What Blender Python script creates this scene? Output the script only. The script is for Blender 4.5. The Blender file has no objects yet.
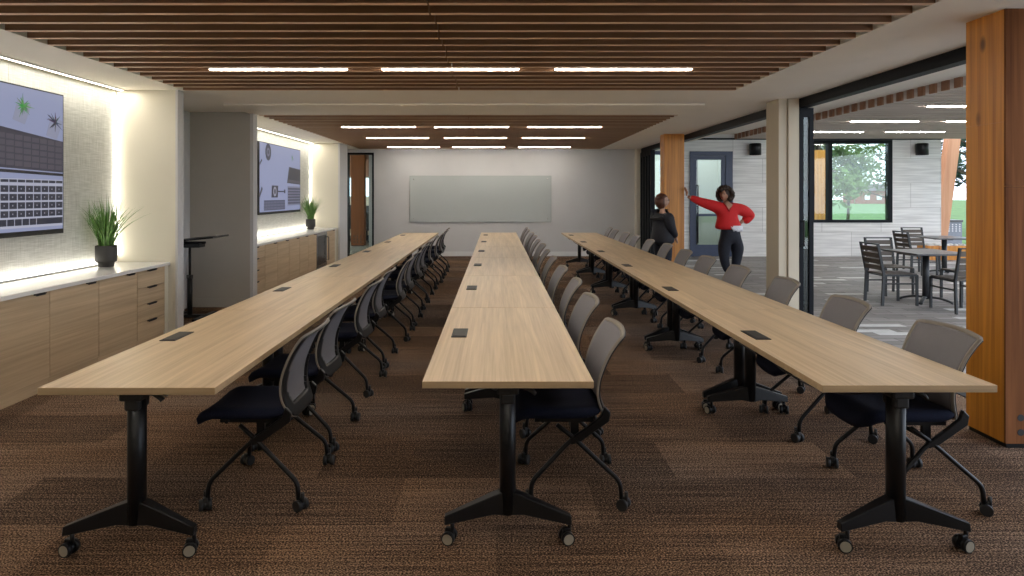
import bpy, bmesh, math, random
from mathutils import Vector, Matrix, noise
random.seed(7)
PI = math.pi
S = bpy.context.scene
C = S.collection

# ------------------------------------------------------------------ camera
F = 632.0
cam_d = bpy.data.cameras.new('camera'); cam = bpy.data.objects.new('camera', cam_d); C.objects.link(cam)
cam.location = (0, 0, 1.57); cam.rotation_euler = (PI/2, 0, 0)
cam_d.sensor_width = 36; cam_d.lens = F/1024*36
cam_d.shift_x = 16/1024; cam_d.shift_y = -93.5/1024
cam_d.clip_start = .05; cam_d.clip_end = 500
S.camera = cam
# ------------------------------------------------------------------ view, world
S.view_settings.view_transform = 'Standard'; S.view_settings.look = 'None'
S.view_settings.gamma = 1; S.view_settings.use_curve_mapping = False
S.view_settings.exposure = 0.42
LAMP = 40.0      # ceiling strips
LED = 5.0       # wall wash strips
SKY = 2.5
W = bpy.data.worlds.new('sky'); S.world = W; W.use_nodes = True
nt = W.node_tree; bg = nt.nodes['Background']
tc = nt.nodes.new('ShaderNodeTexCoord'); mp = nt.nodes.new('ShaderNodeMapping'); mp.inputs['Scale'].default_value = (1, 1, 3)
nz = nt.nodes.new('ShaderNodeTexNoise'); nz.inputs['Scale'].default_value = 2.5; nz.inputs['Detail'].default_value = 5
cr = nt.nodes.new('ShaderNodeValToRGB')
cr.color_ramp.elements[0].position = .35; cr.color_ramp.elements[0].color = (.58, .72, .95, 1)
cr.color_ramp.elements[1].position = .65; cr.color_ramp.elements[1].color = (.92, .96, 1, 1)
nt.links.new(tc.outputs['Generated'], mp.inputs[0]); nt.links.new(mp.outputs[0], nz.inputs['Vector'])
nt.links.new(nz.outputs['Fac'], cr.inputs[0]); nt.links.new(cr.outputs[0], bg.inputs[0]); bg.inputs[1].default_value = SKY

# ------------------------------------------------------------------ materials
def newmat(name):
    m = bpy.data.materials.new(name); m.use_nodes = True
    return m, m.node_tree, m.node_tree.nodes['Principled BSDF']
def plain(name, col, rough=.5, metal=0., var=.06, scale=20., bump=0., spec=.5):
    m, t, b = newmat(name)
    b.inputs['Roughness'].default_value = rough; b.inputs['Metallic'].default_value = metal
    b.inputs['Specular IOR Level'].default_value = spec
    tc = t.nodes.new('ShaderNodeTexCoord'); n = t.nodes.new('ShaderNodeTexNoise'); n.inputs['Scale'].default_value = scale
    n.inputs['Detail'].default_value = 3
    r = t.nodes.new('ShaderNodeValToRGB')
    r.color_ramp.elements[0].position = .3; r.color_ramp.elements[1].position = .7
    r.color_ramp.elements[0].color = tuple(c*(1-var) for c in col)+(1,)
    r.color_ramp.elements[1].color = tuple(min(1, c*(1+var)) for c in col)+(1,)
    t.links.new(tc.outputs['Object'], n.inputs['Vector']); t.links.new(n.outputs['Fac'], r.inputs[0]); t.links.new(r.outputs[0], b.inputs['Base Color'])
    if bump:
        bp = t.nodes.new('ShaderNodeBump'); bp.inputs['Strength'].default_value = bump; bp.inputs['Distance'].default_value = .01
        t.links.new(n.outputs['Fac'], bp.inputs['Height']); t.links.new(bp.outputs[0], b.inputs['Normal'])
    return m
def emis(name, col, s):
    m, t, b = newmat(name)
    b.inputs['Base Color'].default_value = (*col, 1); b.inputs['Emission Color'].default_value = (*col, 1); b.inputs['Emission Strength'].default_value = s
    return m
def wood(name, c1, c2, axis=1, fine=60., long=1.6, rough=.45, knots=0., rnd=True, contrast=(.3, .7), bump=.05):
    """long streaks along one axis"""
    m, t, b = newmat(name); b.inputs['Roughness'].default_value = rough
    tc = t.nodes.new('ShaderNodeTexCoord'); mp = t.nodes.new('ShaderNodeMapping')
    sc = [fine]*3; sc[axis] = long; mp.inputs['Scale'].default_value = sc
    oi = t.nodes.new('ShaderNodeObjectInfo'); mul = t.nodes.new('ShaderNodeVectorMath'); mul.operation = 'SCALE'
    mul.inputs[0].default_value = (7, 11, 5); t.links.new(oi.outputs['Random'], mul.inputs['Scale'])
    t.links.new(tc.outputs['Object'], mp.inputs[0])
    if rnd:
        add = t.nodes.new('ShaderNodeVectorMath'); add.operation = 'ADD'
        t.links.new(mp.outputs[0], add.inputs[0]); t.links.new(mul.outputs[0], add.inputs[1]); v = add.outputs[0]
    else: v = mp.outputs[0]
    n1 = t.nodes.new('ShaderNodeTexNoise'); n1.inputs['Scale'].default_value = 1; n1.inputs['Detail'].default_value = 4; n1.inputs['Distortion'].default_value = .6
    mp2 = t.nodes.new('ShaderNodeMapping'); s2 = [.16]*3; s2[axis] = .35; mp2.inputs['Scale'].default_value = s2
    n2 = t.nodes.new('ShaderNodeTexNoise'); n2.inputs['Scale'].default_value = 1; n2.inputs['Detail'].default_value = 2; n2.inputs['Distortion'].default_value = 1.5
    t.links.new(v, n1.inputs['Vector']); t.links.new(v, mp2.inputs[0]); t.links.new(mp2.outputs[0], n2.inputs['Vector'])
    mx = t.nodes.new('ShaderNodeMix'); mx.inputs[0].default_value = .5
    t.links.new(n1.outputs['Fac'], mx.inputs[2]); t.links.new(n2.outputs['Fac'], mx.inputs[3])
    r = t.nodes.new('ShaderNodeValToRGB'); e = r.color_ramp.elements
    e[0].position = contrast[0]; e[1].position = contrast[1]; e[0].color = (*c2, 1); e[1].color = (*c1, 1)
    t.links.new(mx.outputs[0], r.inputs[0]); out = r.outputs[0]
    if knots:
        vo = t.nodes.new('ShaderNodeTexVoronoi'); vo.inputs['Scale'].default_value = 1
        mp3 = t.nodes.new('ShaderNodeMapping'); s3 = [5.]*3; s3[axis] = 2.4; mp3.inputs['Scale'].default_value = s3; mp3.inputs['Location'].default_value = (.3, .7, .45)
        t.links.new(tc.outputs['Object'], mp3.inputs[0]); t.links.new(mp3.outputs[0], vo.inputs['Vector'])
        kr = t.nodes.new('ShaderNodeValToRGB'); kr.color_ramp.elements[0].position = .07; kr.color_ramp.elements[1].position = .16
        kr.color_ramp.elements[0].color = (knots, knots, knots, 1); kr.color_ramp.elements[1].color = (0, 0, 0, 1)
        t.links.new(vo.outputs['Distance'], kr.inputs[0])
        mk = t.nodes.new('ShaderNodeMix'); mk.data_type = 'RGBA'; mk.inputs[7].default_value = (c2[0]*.25, c2[1]*.2, c2[2]*.2, 1)
        t.links.new(kr.outputs[0], mk.inputs[0]); t.links.new(out, mk.inputs[6]); out = mk.outputs[2]
    t.links.new(out, b.inputs['Base Color'])
    if bump:
        bp = t.nodes.new('ShaderNodeBump'); bp.inputs['Strength'].default_value = bump; bp.inputs['Distance'].default_value = .004
        t.links.new(n1.outputs['Fac'], bp.inputs['Height']); t.links.new(bp.outputs[0], b.inputs['Normal'])
    return m
def carpet():
    m, t, b = newmat('carpet'); b.inputs['Roughness'].default_value = .95; b.inputs['Specular IOR Level'].default_value = .1
    tc = t.nodes.new('ShaderNodeTexCoord')
    def nse(sc, scale=1, det=2):
        mp = t.nodes.new('ShaderNodeMapping'); mp.inputs['Scale'].default_value = sc
        n = t.nodes.new('ShaderNodeTexNoise'); n.inputs['Scale'].default_value = scale; n.inputs['Detail'].default_value = det
        t.links.new(tc.outputs['Object'], mp.inputs[0]); t.links.new(mp.outputs[0], n.inputs['Vector']); return n
    sp = nse((120, 170, 50), 1, 3); rows = nse((1.5, 75, 1), 1, 1); big = nse((.5, 1.1, 1), 1, 3)
    br = t.nodes.new('ShaderNodeTexBrick'); br.inputs['Scale'].default_value = 1; br.inputs['Brick Width'].default_value = 1.0; br.inputs['Row Height'].default_value = .5
    br.inputs['Mortar Size'].default_value = 0; br.inputs['Color1'].default_value = (0, 0, 0, 1); br.inputs['Color2'].default_value = (1, 1, 1, 1); br.inputs['Bias'].default_value = 0
    t.links.new(tc.outputs['Object'], br.inputs['Vector'])
    def math_(op, a, bb):
        n = t.nodes.new('ShaderNodeMath'); n.operation = op
        for i, x in enumerate((a, bb)):
            if isinstance(x, (int, float)): n.inputs[i].default_value = x
            else: t.links.new(x, n.inputs[i])
        return n.outputs[0]
    f = math_('ADD', math_('MULTIPLY', sp.outputs['Fac'], 2.3), math_('MULTIPLY', rows.outputs['Fac'], .5))
    f = math_('ADD', f, math_('MULTIPLY', big.outputs['Fac'], .30))
    f = math_('ADD', f, math_('MULTIPLY', br.outputs['Color'], .2))
    f = math_('SUBTRACT', f, 1.17)
    r = t.nodes.new('ShaderNodeValToRGB'); e = r.color_ramp.elements
    e[0].position = .2; e[0].color = (.018, .010, .007, 1); e[1].position = .85; e[1].color = (.46, .275, .16, 1)
    k = e.new(.5); k.color = (.092, .051, .029, 1)
    t.links.new(f, r.inputs[0])
    hs = t.nodes.new('ShaderNodeHueSaturation'); hs.inputs['Saturation'].default_value = .35; hs.inputs['Value'].default_value = .95
    t.links.new(r.outputs[0], hs.inputs['Color'])
    pr = t.nodes.new('ShaderNodeMapRange'); pr.inputs[1].default_value = .42; pr.inputs[2].default_value = .62; pr.inputs[4].default_value = .4
    pn = nse((.35, .8, 1), 1, 3); t.links.new(pn.outputs['Fac'], pr.inputs[0])
    mx = t.nodes.new('ShaderNodeMix'); mx.data_type = 'RGBA'
    t.links.new(pr.outputs[0], mx.inputs[0]); t.links.new(r.outputs[0], mx.inputs[6]); t.links.new(hs.outputs[0], mx.inputs[7]); t.links.new(mx.outputs[2], b.inputs['Base Color'])
    bp = t.nodes.new('ShaderNodeBump'); bp.inputs['Strength'].default_value = .6; bp.inputs['Distance'].default_value = .006
    t.links.new(f, bp.inputs['Height']); t.links.new(bp.outputs[0], b.inputs['Normal'])
    return m
def brickmat(name, c1, c2, mortar, bw, rh, ms=.01, rough=.7, axis='xy', streak=None, rot=0.):
    m, t, b = newmat(name); b.inputs['Roughness'].default_value = rough
    tc = t.nodes.new('ShaderNodeTexCoord'); mp = t.nodes.new('ShaderNodeMapping')
    if axis == 'xz': mp.inputs['Rotation'].default_value = (PI/2, 0, 0)
    else: mp.inputs['Rotation'].default_value = (0, 0, rot)
    br = t.nodes.new('ShaderNodeTexBrick'); br.inputs['Scale'].default_value = 1; br.inputs['Brick Width'].default_value = bw; br.inputs['Row Height'].default_value = rh
    br.inputs['Mortar Size'].default_value = ms; br.inputs['Color1'].default_value = (*c1, 1); br.inputs['Color2'].default_value = (*c2, 1); br.inputs['Mortar'].default_value = (*mortar, 1)
    t.links.new(tc.outputs['Object'], mp.inputs[0]); t.links.new(mp.outputs[0], br.inputs['Vector'])
    n = t.nodes.new('ShaderNodeTexNoise'); n.inputs['Scale'].default_value = 1; n.inputs['Detail'].default_value = 5
    mp2 = t.nodes.new('ShaderNodeMapping'); mp2.inputs['Scale'].default_value = streak or (3, 3, 3)
    t.links.new(tc.outputs['Object'], mp2.inputs[0]); t.links.new(mp2.outputs[0], n.inputs['Vector'])
    r = t.nodes.new('ShaderNodeValToRGB'); e = r.color_ramp.elements; e[0].position = .35; e[1].position = .65; e[0].color = (.80, .80, .80, 1); e[1].color = (1.05, 1.05, 1.05, 1)
    t.links.new(n.outputs['Fac'], r.inputs[0])
    mx = t.nodes.new('ShaderNodeMix'); mx.data_type = 'RGBA'; mx.blend_type = 'MULTIPLY'; mx.inputs[0].default_value = 1
    t.links.new(br.outputs['Color'], mx.inputs[6]); t.links.new(r.outputs[0], mx.inputs[7]); t.links.new(mx.outputs[2], b.inputs['Base Color'])
    return m
def fabric():
    m, t, b = newmat('woven_wall_fabric'); b.inputs['Roughness'].default_value = .9
    tc = t.nodes.new('ShaderNodeTexCoord'); outs = []
    for sc in ((1, 260, 5), (1, 6, 200)):
        mp = t.nodes.new('ShaderNodeMapping'); mp.inputs['Scale'].default_value = sc
        n = t.nodes.new('ShaderNodeTexNoise'); n.inputs['Scale'].default_value = 1; n.inputs['Detail'].default_value = 2
        t.links.new(tc.outputs['Object'], mp.inputs[0]); t.links.new(mp.outputs[0], n.inputs['Vector']); outs.append(n.outputs['Fac'])
    mx = t.nodes.new('ShaderNodeMix'); mx.inputs[0].default_value = .5; t.links.new(outs[0], mx.inputs[2]); t.links.new(outs[1], mx.inputs[3])
    r = t.nodes.new('ShaderNodeValToRGB'); e = r.color_ramp.elements; e[0].position = .36; e[1].position = .64
    e[0].color = (.40, .40, .36, 1); e[1].color = (.68, .68, .64, 1)
    t.links.new(mx.outputs[0], r.inputs[0]); t.links.new(r.outputs[0], b.inputs['Base Color'])
    return m
def glassmat(name, tint=(.9, .97, .95), refl=.03, dens=.0):
    m = bpy.data.materials.new(name); m.use_nodes = True; t = m.node_tree; t.nodes.clear()
    o = t.nodes.new('ShaderNodeOutputMaterial'); mix = t.nodes.new('ShaderNodeMixShader'); tr = t.nodes.new('ShaderNodeBsdfTransparent'); gl = t.nodes.new('ShaderNodeBsdfGlossy')
    tr.inputs[0].default_value = (*tint, 1); gl.inputs['Roughness'].default_value = .02
    lw = t.nodes.new('ShaderNodeLayerWeight'); lw.inputs[0].default_value = .3
    mr = t.nodes.new('ShaderNodeMapRange'); mr.inputs[3].default_value = refl; mr.inputs[4].default_value = .8
    t.links.new(lw.outputs['Fresnel'], mr.inputs[0]); t.links.new(mr.outputs[0], mix.inputs[0]); t.links.new(tr.outputs[0], mix.inputs[1]); t.links.new(gl.outputs[0], mix.inputs[2]); t.links.new(mix.outputs[0], o.inputs[0])
    return m

m_carpet = carpet()
m_table = wood('table_laminate', (.69, .51, .315), (.45, .31, .175), axis=1, fine=75, long=1.4, rough=.38, contrast=(.3, .68), bump=.02)
m_edge = wood('table_edge', (.50, .36, .21), (.36, .25, .14), axis=0, fine=60, long=2, rough=.5)
m_cab = wood('cabinet_oak', (.68, .52, .34), (.44, .32, .20), axis=1, fine=45, long=1.0, rough=.5, contrast=(.3, .7))
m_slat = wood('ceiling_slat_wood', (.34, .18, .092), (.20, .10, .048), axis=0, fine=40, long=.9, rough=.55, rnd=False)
m_slat_lit = wood('slat_lit_underside', (.80, .58, .40), (.66, .45, .30), axis=0, fine=40, long=.9, rough=.55, rnd=False)  # slat undersides: bounce light from the floor painted in as paler wood
m_slat_daylit = wood('slat_wood_daylit', (.60, .51, .45), (.44, .36, .31), axis=0, fine=40, long=.9, rough=.6, rnd=False)  # same wood as the room slats, daylight put into a paler grey colour
m_slatend = wood('slat_end_wood', (.36, .17, .09), (.24, .11, .06), axis=2, fine=30, long=3, rough=.6)
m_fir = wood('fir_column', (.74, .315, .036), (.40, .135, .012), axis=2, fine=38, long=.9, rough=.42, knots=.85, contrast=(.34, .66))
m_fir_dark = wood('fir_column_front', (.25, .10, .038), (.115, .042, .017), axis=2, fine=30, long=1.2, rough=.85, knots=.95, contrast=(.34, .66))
m_fir_brown = wood('brown_column', (.22, .075, .022), (.11, .035, .012), axis=2, fine=26, long=1.2, rough=.9)
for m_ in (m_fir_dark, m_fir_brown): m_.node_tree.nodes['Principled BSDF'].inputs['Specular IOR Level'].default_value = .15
m_wall = plain('wall_paint', (.60, .595, .60), .85, var=.015, scale=3)
m_cream = plain('cream_paint', (.70, .66, .56), .85, var=.015, scale=3)
m_taupe = plain('taupe_paint', (.46, .43, .385), .85, var=.02, scale=3)
m_ceil = plain('soffit_paint', (.88, .83, .74), .9, var=.015, scale=3)
m_plenum = plain('plenum_black', (.015, .012, .01), .9)
m_white = plain('white_trim', (.75, .75, .75), .5, var=.01)
m_counter = plain('white_quartz', (.80, .79, .77), .18, var=.02, scale=90)
m_black = plain('black_powder_coat', (.006, .006, .007), .38, var=.1, spec=.35)
m_blackmat = plain('black_plastic', (.014, .014, .015), .5, var=.1)
m_frame = plain('black_anodised_frame', (.006, .007, .010), .5, var=.1, spec=.15)
m_navy = plain('navy_door_frame', (.02, .035, .085), .4, var=.08)
m_seat = plain('navy_seat_fabric', (.010, .012, .026), .9, var=.35, scale=260, bump=.2, spec=.15)
m_mesh = plain('grey_mesh_fabric', (.205, .195, .21), .75, var=.12, scale=400, bump=.15, spec=.3)
m_meshrim = plain('taupe_mesh_band', (.27, .235, .20), .75, var=.08, scale=300)
m_hub = plain('grey_castor_hub', (.32, .29, .23), .4, var=.05)
m_chrome = plain('brushed_steel', (.5, .5, .5), .25, 1, var=.05)
m_stone = brickmat('pale_travertine', (.82, .81, .79), (.75, .74, .72), (.5, .48, .46), 1.5, .62, .006, .7, 'xz', (1.1, 1, 22))
m_paver = brickmat('grey_pavers', (.36, .33, .31), (.22, .20, .185), (.08, .07, .065), .62, .15, .006, .6, 'xy', (1.6, 9, 1), 0)
m_paver_lt = plain('pale_paver', (.60, .585, .56), .6, var=.1, scale=8)
m_fabric = fabric()
m_pot = plain('charcoal_pot', (.035, .034, .033), .6)
m_soil = plain('soil', (.02, .012, .008), 1, var=.5, scale=120)
m_leaf = plain('grass_blade', (.10, .22, .045), .5, var=.4, scale=18)
m_led = emis('led_diffuser', (1, .95, .84), LED)
m_strip = emis('lamp_diffuser', (1, .93, .82), LAMP)
m_stripl = emis('lobby_lamp_diffuser', (1, .95, .90), 50)
m_glass = glassmat('clear_glass')
m_board = plain('glass_whiteboard', (.48, .515, .515), .03, var=.01, scale=2, spec=.6)
m_boardedge = plain('glass_edge', (.12, .2, .17), .1)
m_steel = plain('fridge_dark_glass', (.05, .055, .06), .2, var=.05)
m_ofurn = plain('outdoor_black_aluminium', (.03, .032, .035), .4, var=.1)
m_oslat = wood('outdoor_slat', (.14, .115, .09), (.07, .055, .045), axis=1, fine=60, long=3, rough=.6)
m_otop = plain('outdoor_table_top', (.10, .10, .105), .3, var=.1, scale=30)
m_bark = plain('bark', (.08, .06, .045), .9, var=.4, scale=14)
m_tleaf = plain('tree_leaves', (.10, .17, .04), .7, var=.5, scale=2)
m_tleaf2 = plain('pine_leaves', (.035, .08, .045), .7, var=.5, scale=2)
m_grass = plain('lawn', (.085, .17, .04), .95, var=.3, scale=1.5)
m_pave = plain('concrete_pavement', (.42, .41, .40), .8, var=.1, scale=4)
m_brick = brickmat('house_brick', (.34, .12, .08), (.28, .10, .07), (.3, .25, .2), .3, .1, .01, .9, 'xz')
m_roof = plain('house_roof', (.12, .10, .10), .9)
m_skin = plain('skin', (.42, .20, .12), .5, var=.04)
m_skin2 = plain('pale_skin', (.55, .33, .24), .5, var=.04)
m_hair = plain('dark_curly_hair', (.035, .018, .010), .6, var=.6, scale=60)
m_hair2 = plain('auburn_hair', (.085, .028, .014), .45, var=.5, scale=60)
m_red = plain('red_knit', (.62, .010, .012), .75, var=.12, scale=90, bump=.25)
m_pants = plain('black_trousers', (.010, .012, .022), .8, var=.3, scale=40)
m_jacket = plain('dark_jacket', (.010, .010, .016), .7, var=.3, scale=40)
m_shirt = plain('white_floral_shirt', (.72, .70, .74), .8, var=.15, scale=60)
m_shoe = plain('black_shoe', (.01, .01, .01), .4)
m_lips = plain('lips', (.35, .05, .04), .5)
m_eye = plain('eye', (.02, .012, .01), .2)

# ------------------------------------------------------------------ mesh helpers
def T(bm, verts, M): bmesh.ops.transform(bm, matrix=M, verts=verts)
def box(bm, x0, x1, y0, y1, z0, z1, mi=0, bev=0., seg=2):
    g = bmesh.ops.create_cube(bm, size=1)
    T(bm, g['verts'], Matrix.Translation(((x0+x1)/2, (y0+y1)/2, (z0+z1)/2)) @ Matrix.Diagonal((abs(x1-x0), abs(y1-y0), abs(z1-z0), 1)))
    fs = {f for v in g['verts'] for f in v.link_faces}
    for f in fs: f.material_index = mi
    if bev:
        es = list({e for v in g['verts'] for e in v.link_edges})
        r = bmesh.ops.bevel(bm, geom=es, offset=bev, segments=seg, affect='EDGES', profile=.5)
        for f in r['faces']: f.material_index = mi
    return g['verts']
def cyl(bm, p0, p1, r0, r1=None, n=16, mi=0, caps=True):
    p0, p1 = Vector(p0), Vector(p1); r1 = r0 if r1 is None else r1
    d = p1-p0
    g = bmesh.ops.create_cone(bm, cap_ends=caps, segments=n, radius1=r0, radius2=r1, depth=d.length)
    T(bm, g['verts'], Matrix.Translation((p0+p1)/2) @ d.to_track_quat('Z', 'Y').to_matrix().to_4x4())
    for f in {f for v in g['verts'] for f in v.link_faces}:
        f.material_index = mi
        if len(f.verts) == 4: f.smooth = True
    return g['verts']
def smooth_path(pts, sub=4):
    pts = [Vector(p) for p in pts]; out = []
    for i in range(len(pts)-1):
        a = pts[max(i-1, 0)]; b = pts[i]; c = pts[i+1]; d = pts[min(i+2, len(pts)-1)]
        for k in range(sub):
            t = k/sub
            out.append(.5*((2*b)+(-a+c)*t+(2*a-5*b+4*c-d)*t*t+(-a+3*b-3*c+d)*t**3))
    out.append(pts[-1]); return out
def corner_path(pts, rad=.03, seg=4):
    """polyline with rounded corners"""
    pts = [Vector(p) for p in pts]; out = [pts[0]]
    for i in range(1, len(pts)-1):
        a, b, c = pts[i-1], pts[i], pts[i+1]
        r = min(rad, (a-b).length*.45, (c-b).length*.45)
        s = b+(a-b).normalized()*r; e = b+(c-b).normalized()*r
        for k in range(seg+1):
            t = k/seg; out.append(s*(1-t)**2+b*2*t*(1-t)+e*t*t)
    out.append(pts[-1]); return out
def tube(bm, pts, r, n=8, mi=0, flat=1.):
    pts = [Vector(p) for p in pts]; rings = []; up = None
    for i, p in enumerate(pts):
        d = (pts[min(i+1, len(pts)-1)]-pts[max(i-1, 0)]).normalized()
        if up is None: up = Vector((0, 1, 0)) if abs(d.y) < .9 else Vector((1, 0, 0))
        u = (up-d*up.dot(d)).normalized(); v = d.cross(u); up = u
        rr = r[i] if isinstance(r, (list, tuple)) else r
        rings.append([bm.verts.new(p+u*math.cos(2*PI*k/n)*rr*flat+v*math.sin(2*PI*k/n)*rr) for k in range(n)])
    for a, b in zip(rings, rings[1:]):
        for k in range(n):
            f = bm.faces.new((a[k], a[(k+1) % n], b[(k+1) % n], b[k])); f.smooth = True; f.material_index = mi
    for rg in (rings[0][::-1], rings[-1]):
        f = bm.faces.new(rg); f.material_index = mi
def lathe(bm, prof, n=24, cx=0, cy=0, mi=0):
    rings = []
    for r, z in prof:
        rings.append([bm.verts.new((cx+max(r, .0001)*math.cos(2*PI*k/n), cy+max(r, .0001)*math.sin(2*PI*k/n), z)) for k in range(n)])
    for a, b in zip(rings, rings[1:]):
        for k in range(n):
            f = bm.faces.new((a[k], a[(k+1) % n], b[(k+1) % n], b[k])); f.smooth = True; f.material_index = mi
    return rings
def prism(bm, pts2, plane, a0, a1, mi=0):
    """extrude a 2-D outline; plane 'xz' -> along y, 'yz' -> along x, 'xy' -> along z"""
    def P(u, v, w): return {'xz': (u, w, v), 'yz': (w, u, v), 'xy': (u, v, w)}[plane]
    A = [bm.verts.new(P(u, v, a0)) for u, v in pts2]; B = [bm.verts.new(P(u, v, a1)) for u, v in pts2]
    n = len(pts2); fs = [bm.faces.new(A), bm.faces.new(B[::-1])]
    for i in range(n): fs.append(bm.faces.new((A[i], B[i], B[(i+1) % n], A[(i+1) % n])))
    for f in fs: f.material_index = mi
    bmesh.ops.recalc_face_normals(bm, faces=fs)
def blob(bm, c, r, sub=2, mi=0, jit=0.):
    g = bmesh.ops.create_icosphere(bm, subdivisions=sub, radius=1)
    for v in g['verts']:
        k = 1+jit*noise.noise(v.co*2.3+Vector(c)*3)
        v.co = Vector((v.co.x*r[0]*k, v.co.y*r[1]*k, v.co.z*r[2]*k))+Vector(c)
    for f in {f for v in g['verts'] for f in v.link_faces}: f.smooth = True; f.material_index = mi
def obj(name, bm, mats, parent=None, kind=None, label=None):
    me = bpy.data.meshes.new(name); bm.normal_update(); bm.to_mesh(me); bm.free()
    for m in (mats if isinstance(mats, (list, tuple)) else [mats]): me.materials.append(m)
    o = bpy.data.objects.new(name, me); C.objects.link(o)
    if parent: o.parent = parent
    if kind: o['kind'] = kind
    if label: o['label'] = label
    return o
def tag(o, label, cat, group=None):
    o['label'] = label; o['category'] = cat
    if group: o['group'] = group
    return o
def thing(name, label, cat, loc=(0, 0, 0), rz=0., group=None):
    o = bpy.data.objects.new(name, None); C.objects.link(o); o.location = loc; o.rotation_euler = (0, 0, rz); o.empty_display_size = .1
    return tag(o, label, cat, group)
def B(*boxes, bev=0.):
    bm = bmesh.new()
    for b in boxes: box(bm, *b, bev=bev)
    return bm
def struct(name, bm, m, parent=None):
    return obj(name, bm, m, parent, None if parent else 'structure')
def copy_tree(o, parent=None):
    c = o.copy(); C.objects.link(c)
    if parent: c.parent = parent
    for ch in list(o.children): copy_tree(ch, c)
    return c
def dup(o, loc, rz, label, group=None):
    c = copy_tree(o); c.location = loc; c.rotation_euler = (0, 0, rz); c['label'] = label
    if group: c['group'] = group
    return c
ORD = ['nearest', 'second nearest', 'third nearest', 'fourth nearest', 'fifth nearest', 'sixth nearest',
       'sixth from the far end', 'fifth from the far end', 'fourth from the far end', 'third from the far end', 'second from the far end', 'farthest']

# ------------------------------------------------------------------ dimensions
ZC = 2.72; YF = 16.1; XL = -4.19; XR = 3.67; YB = -3.0
# floor, plenum
struct('floor', B((XL-.1, XR, YB, YF+.1, -.1, 0)), m_carpet)
struct('ceiling', B((XL-.1, XR+.1, YB, YF+.1, 3.0, 3.1)), m_plenum)
# soffits (left strip, right strip, beam between the two slatted fields)
struct('ceiling_soffit_left', B((XL-.1, -3.44, YB, 6.95, ZC, 3.0), (XL-.1, -3.44, 6.95, YF, ZC, 3.0)), m_ceil)
struct('ceiling_soffit_right', B((2.64, XR+.1, YB, YF, ZC, 3.0)), m_ceil)
struct('ceiling_beam', B((-3.44, 2.64, 7.0, 7.98, ZC, 3.0), (-3.44, 2.64, 7.98, 8.96, ZC-.022, 3.0)), m_ceil)
struct('ceiling_soffit_far', B((-3.44, 2.64, 15.95, YF, ZC, 3.0)), m_ceil)
# slatted fields
def slats(name, y0, y1, x0, x1, pitch, z, joint=None, m=None, h=.17, w=.045, ends=None):
    bm = bmesh.new(); y = y1
    while y > y0:
        if joint is None: box(bm, x0, x1, y-w, y, z, z+h)
        else:
            j = joint+.012*math.sin(y*9)
            box(bm, x0, j-.006, y-w, y, z, z+h); box(bm, j+.006, x1, y-w, y, z, z+h)
        y -= pitch
    bm.normal_update()
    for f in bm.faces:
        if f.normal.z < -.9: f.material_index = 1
    o = struct(name, bm, [m or m_slat, m_slat_lit if m is None else m])
    return o
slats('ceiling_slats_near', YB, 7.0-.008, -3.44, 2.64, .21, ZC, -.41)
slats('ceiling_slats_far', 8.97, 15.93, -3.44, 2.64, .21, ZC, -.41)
# ---- walls
bm = B((-3.11+.0, XR+.1, YF, YF+.14, 0, 3.0), (XL-.1, -3.80, YF, YF+.14, 0, 3.0), (-3.80, -3.11, YF, YF+.14, 2.635, 3.0))
struct('wall_far', bm, m_wall)
struct('baseboard_far', B((-3.06, XR-.07, YF-.015, YF, 0, .115)), m_white)
struct('wall_behind_camera', B((XL-.1, XR+.1, YB-.1, YB, 0, 3.0)), m_cream)
struct('wall_left', B((XL-.1, XL, YB, 6.95, 0, 3.0), (XL-.1, XL, 8.96, YF, 0, 3.0)), m_cream)
# piers that close the niches
struct('wall_niche_pier_near', B((XL, -3.50, 2.5, 2.6, 0, ZC)), m_cream)
struct('wall_niche_pier', B((XL, -3.50, 6.95, 7.05, 0, ZC), bev=.0), m_cream)
struct('trim_niche_pier', B((-3.515, -3.49, 6.93, 7.06, 0, ZC)), m_wall)
struct('wall_alcove', B((XL-.1, -3.41, 8.82, 8.955, 0, ZC)), m_taupe)
struct('trim_alcove_pier', B((-3.43, -3.385, 8.812, 8.96, 0, ZC)), m_wall)
struct('baseboard_alcove', B((XL, -3.43, 8.805, 8.82, 0, .115)), m_taupe)
struct('wall_alcove_side', B((XL-.16, XL-.08, 7.05, 8.82, 0, ZC), (XL-.1, XL, 8.30, 8.5, 0, ZC-.03)), m_wall)
bm = B((XL, -3.52, 14.16, 14.30, 0, ZC))
struct('wall_niche_pier_far', bm, m_cream)
struct('trim_niche_pier_far', B((-3.53, -3.49, 14.14, 14.85, 0, ZC), (XL, -3.53, 14.30, 14.85, 0, ZC)), m_wall)
# right wall end, pier between the two openings
struct('wall_right_end', B((3.53, XR+.1, 15.85, YF, 0, 3.0)), m_cream)
struct('wall_right_near', B((XR-.02, XR+.1, YB, 1.0, 0, 3.0)), m_cream)
struct('wall_right_pier', B((3.40, 3.50, 7.60, 7.95, 0, ZC), (3.505, 3.63, 7.57, 7.95, 0, ZC), (3.42, 3.62, 7.63, 7.9, 0, ZC)), plain('tan_pier_paint', (.56, .49, .38), .8, var=.02, scale=3))
# head frame over the openings
struct('trim_opening_head', B((XR-.03, XR+.09, 1.0, 15.85, 2.615, 2.722)), m_frame)
struct('trim_opening_upstand', B((XR+.09, XR+.16, 1.0, 15.85, 2.615, 3.2)), m_ceil)
struct('trim_threshold', B((XR-.04, XR+.06, 1.0, 15.85, -.02, .006)), m_frame)
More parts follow.
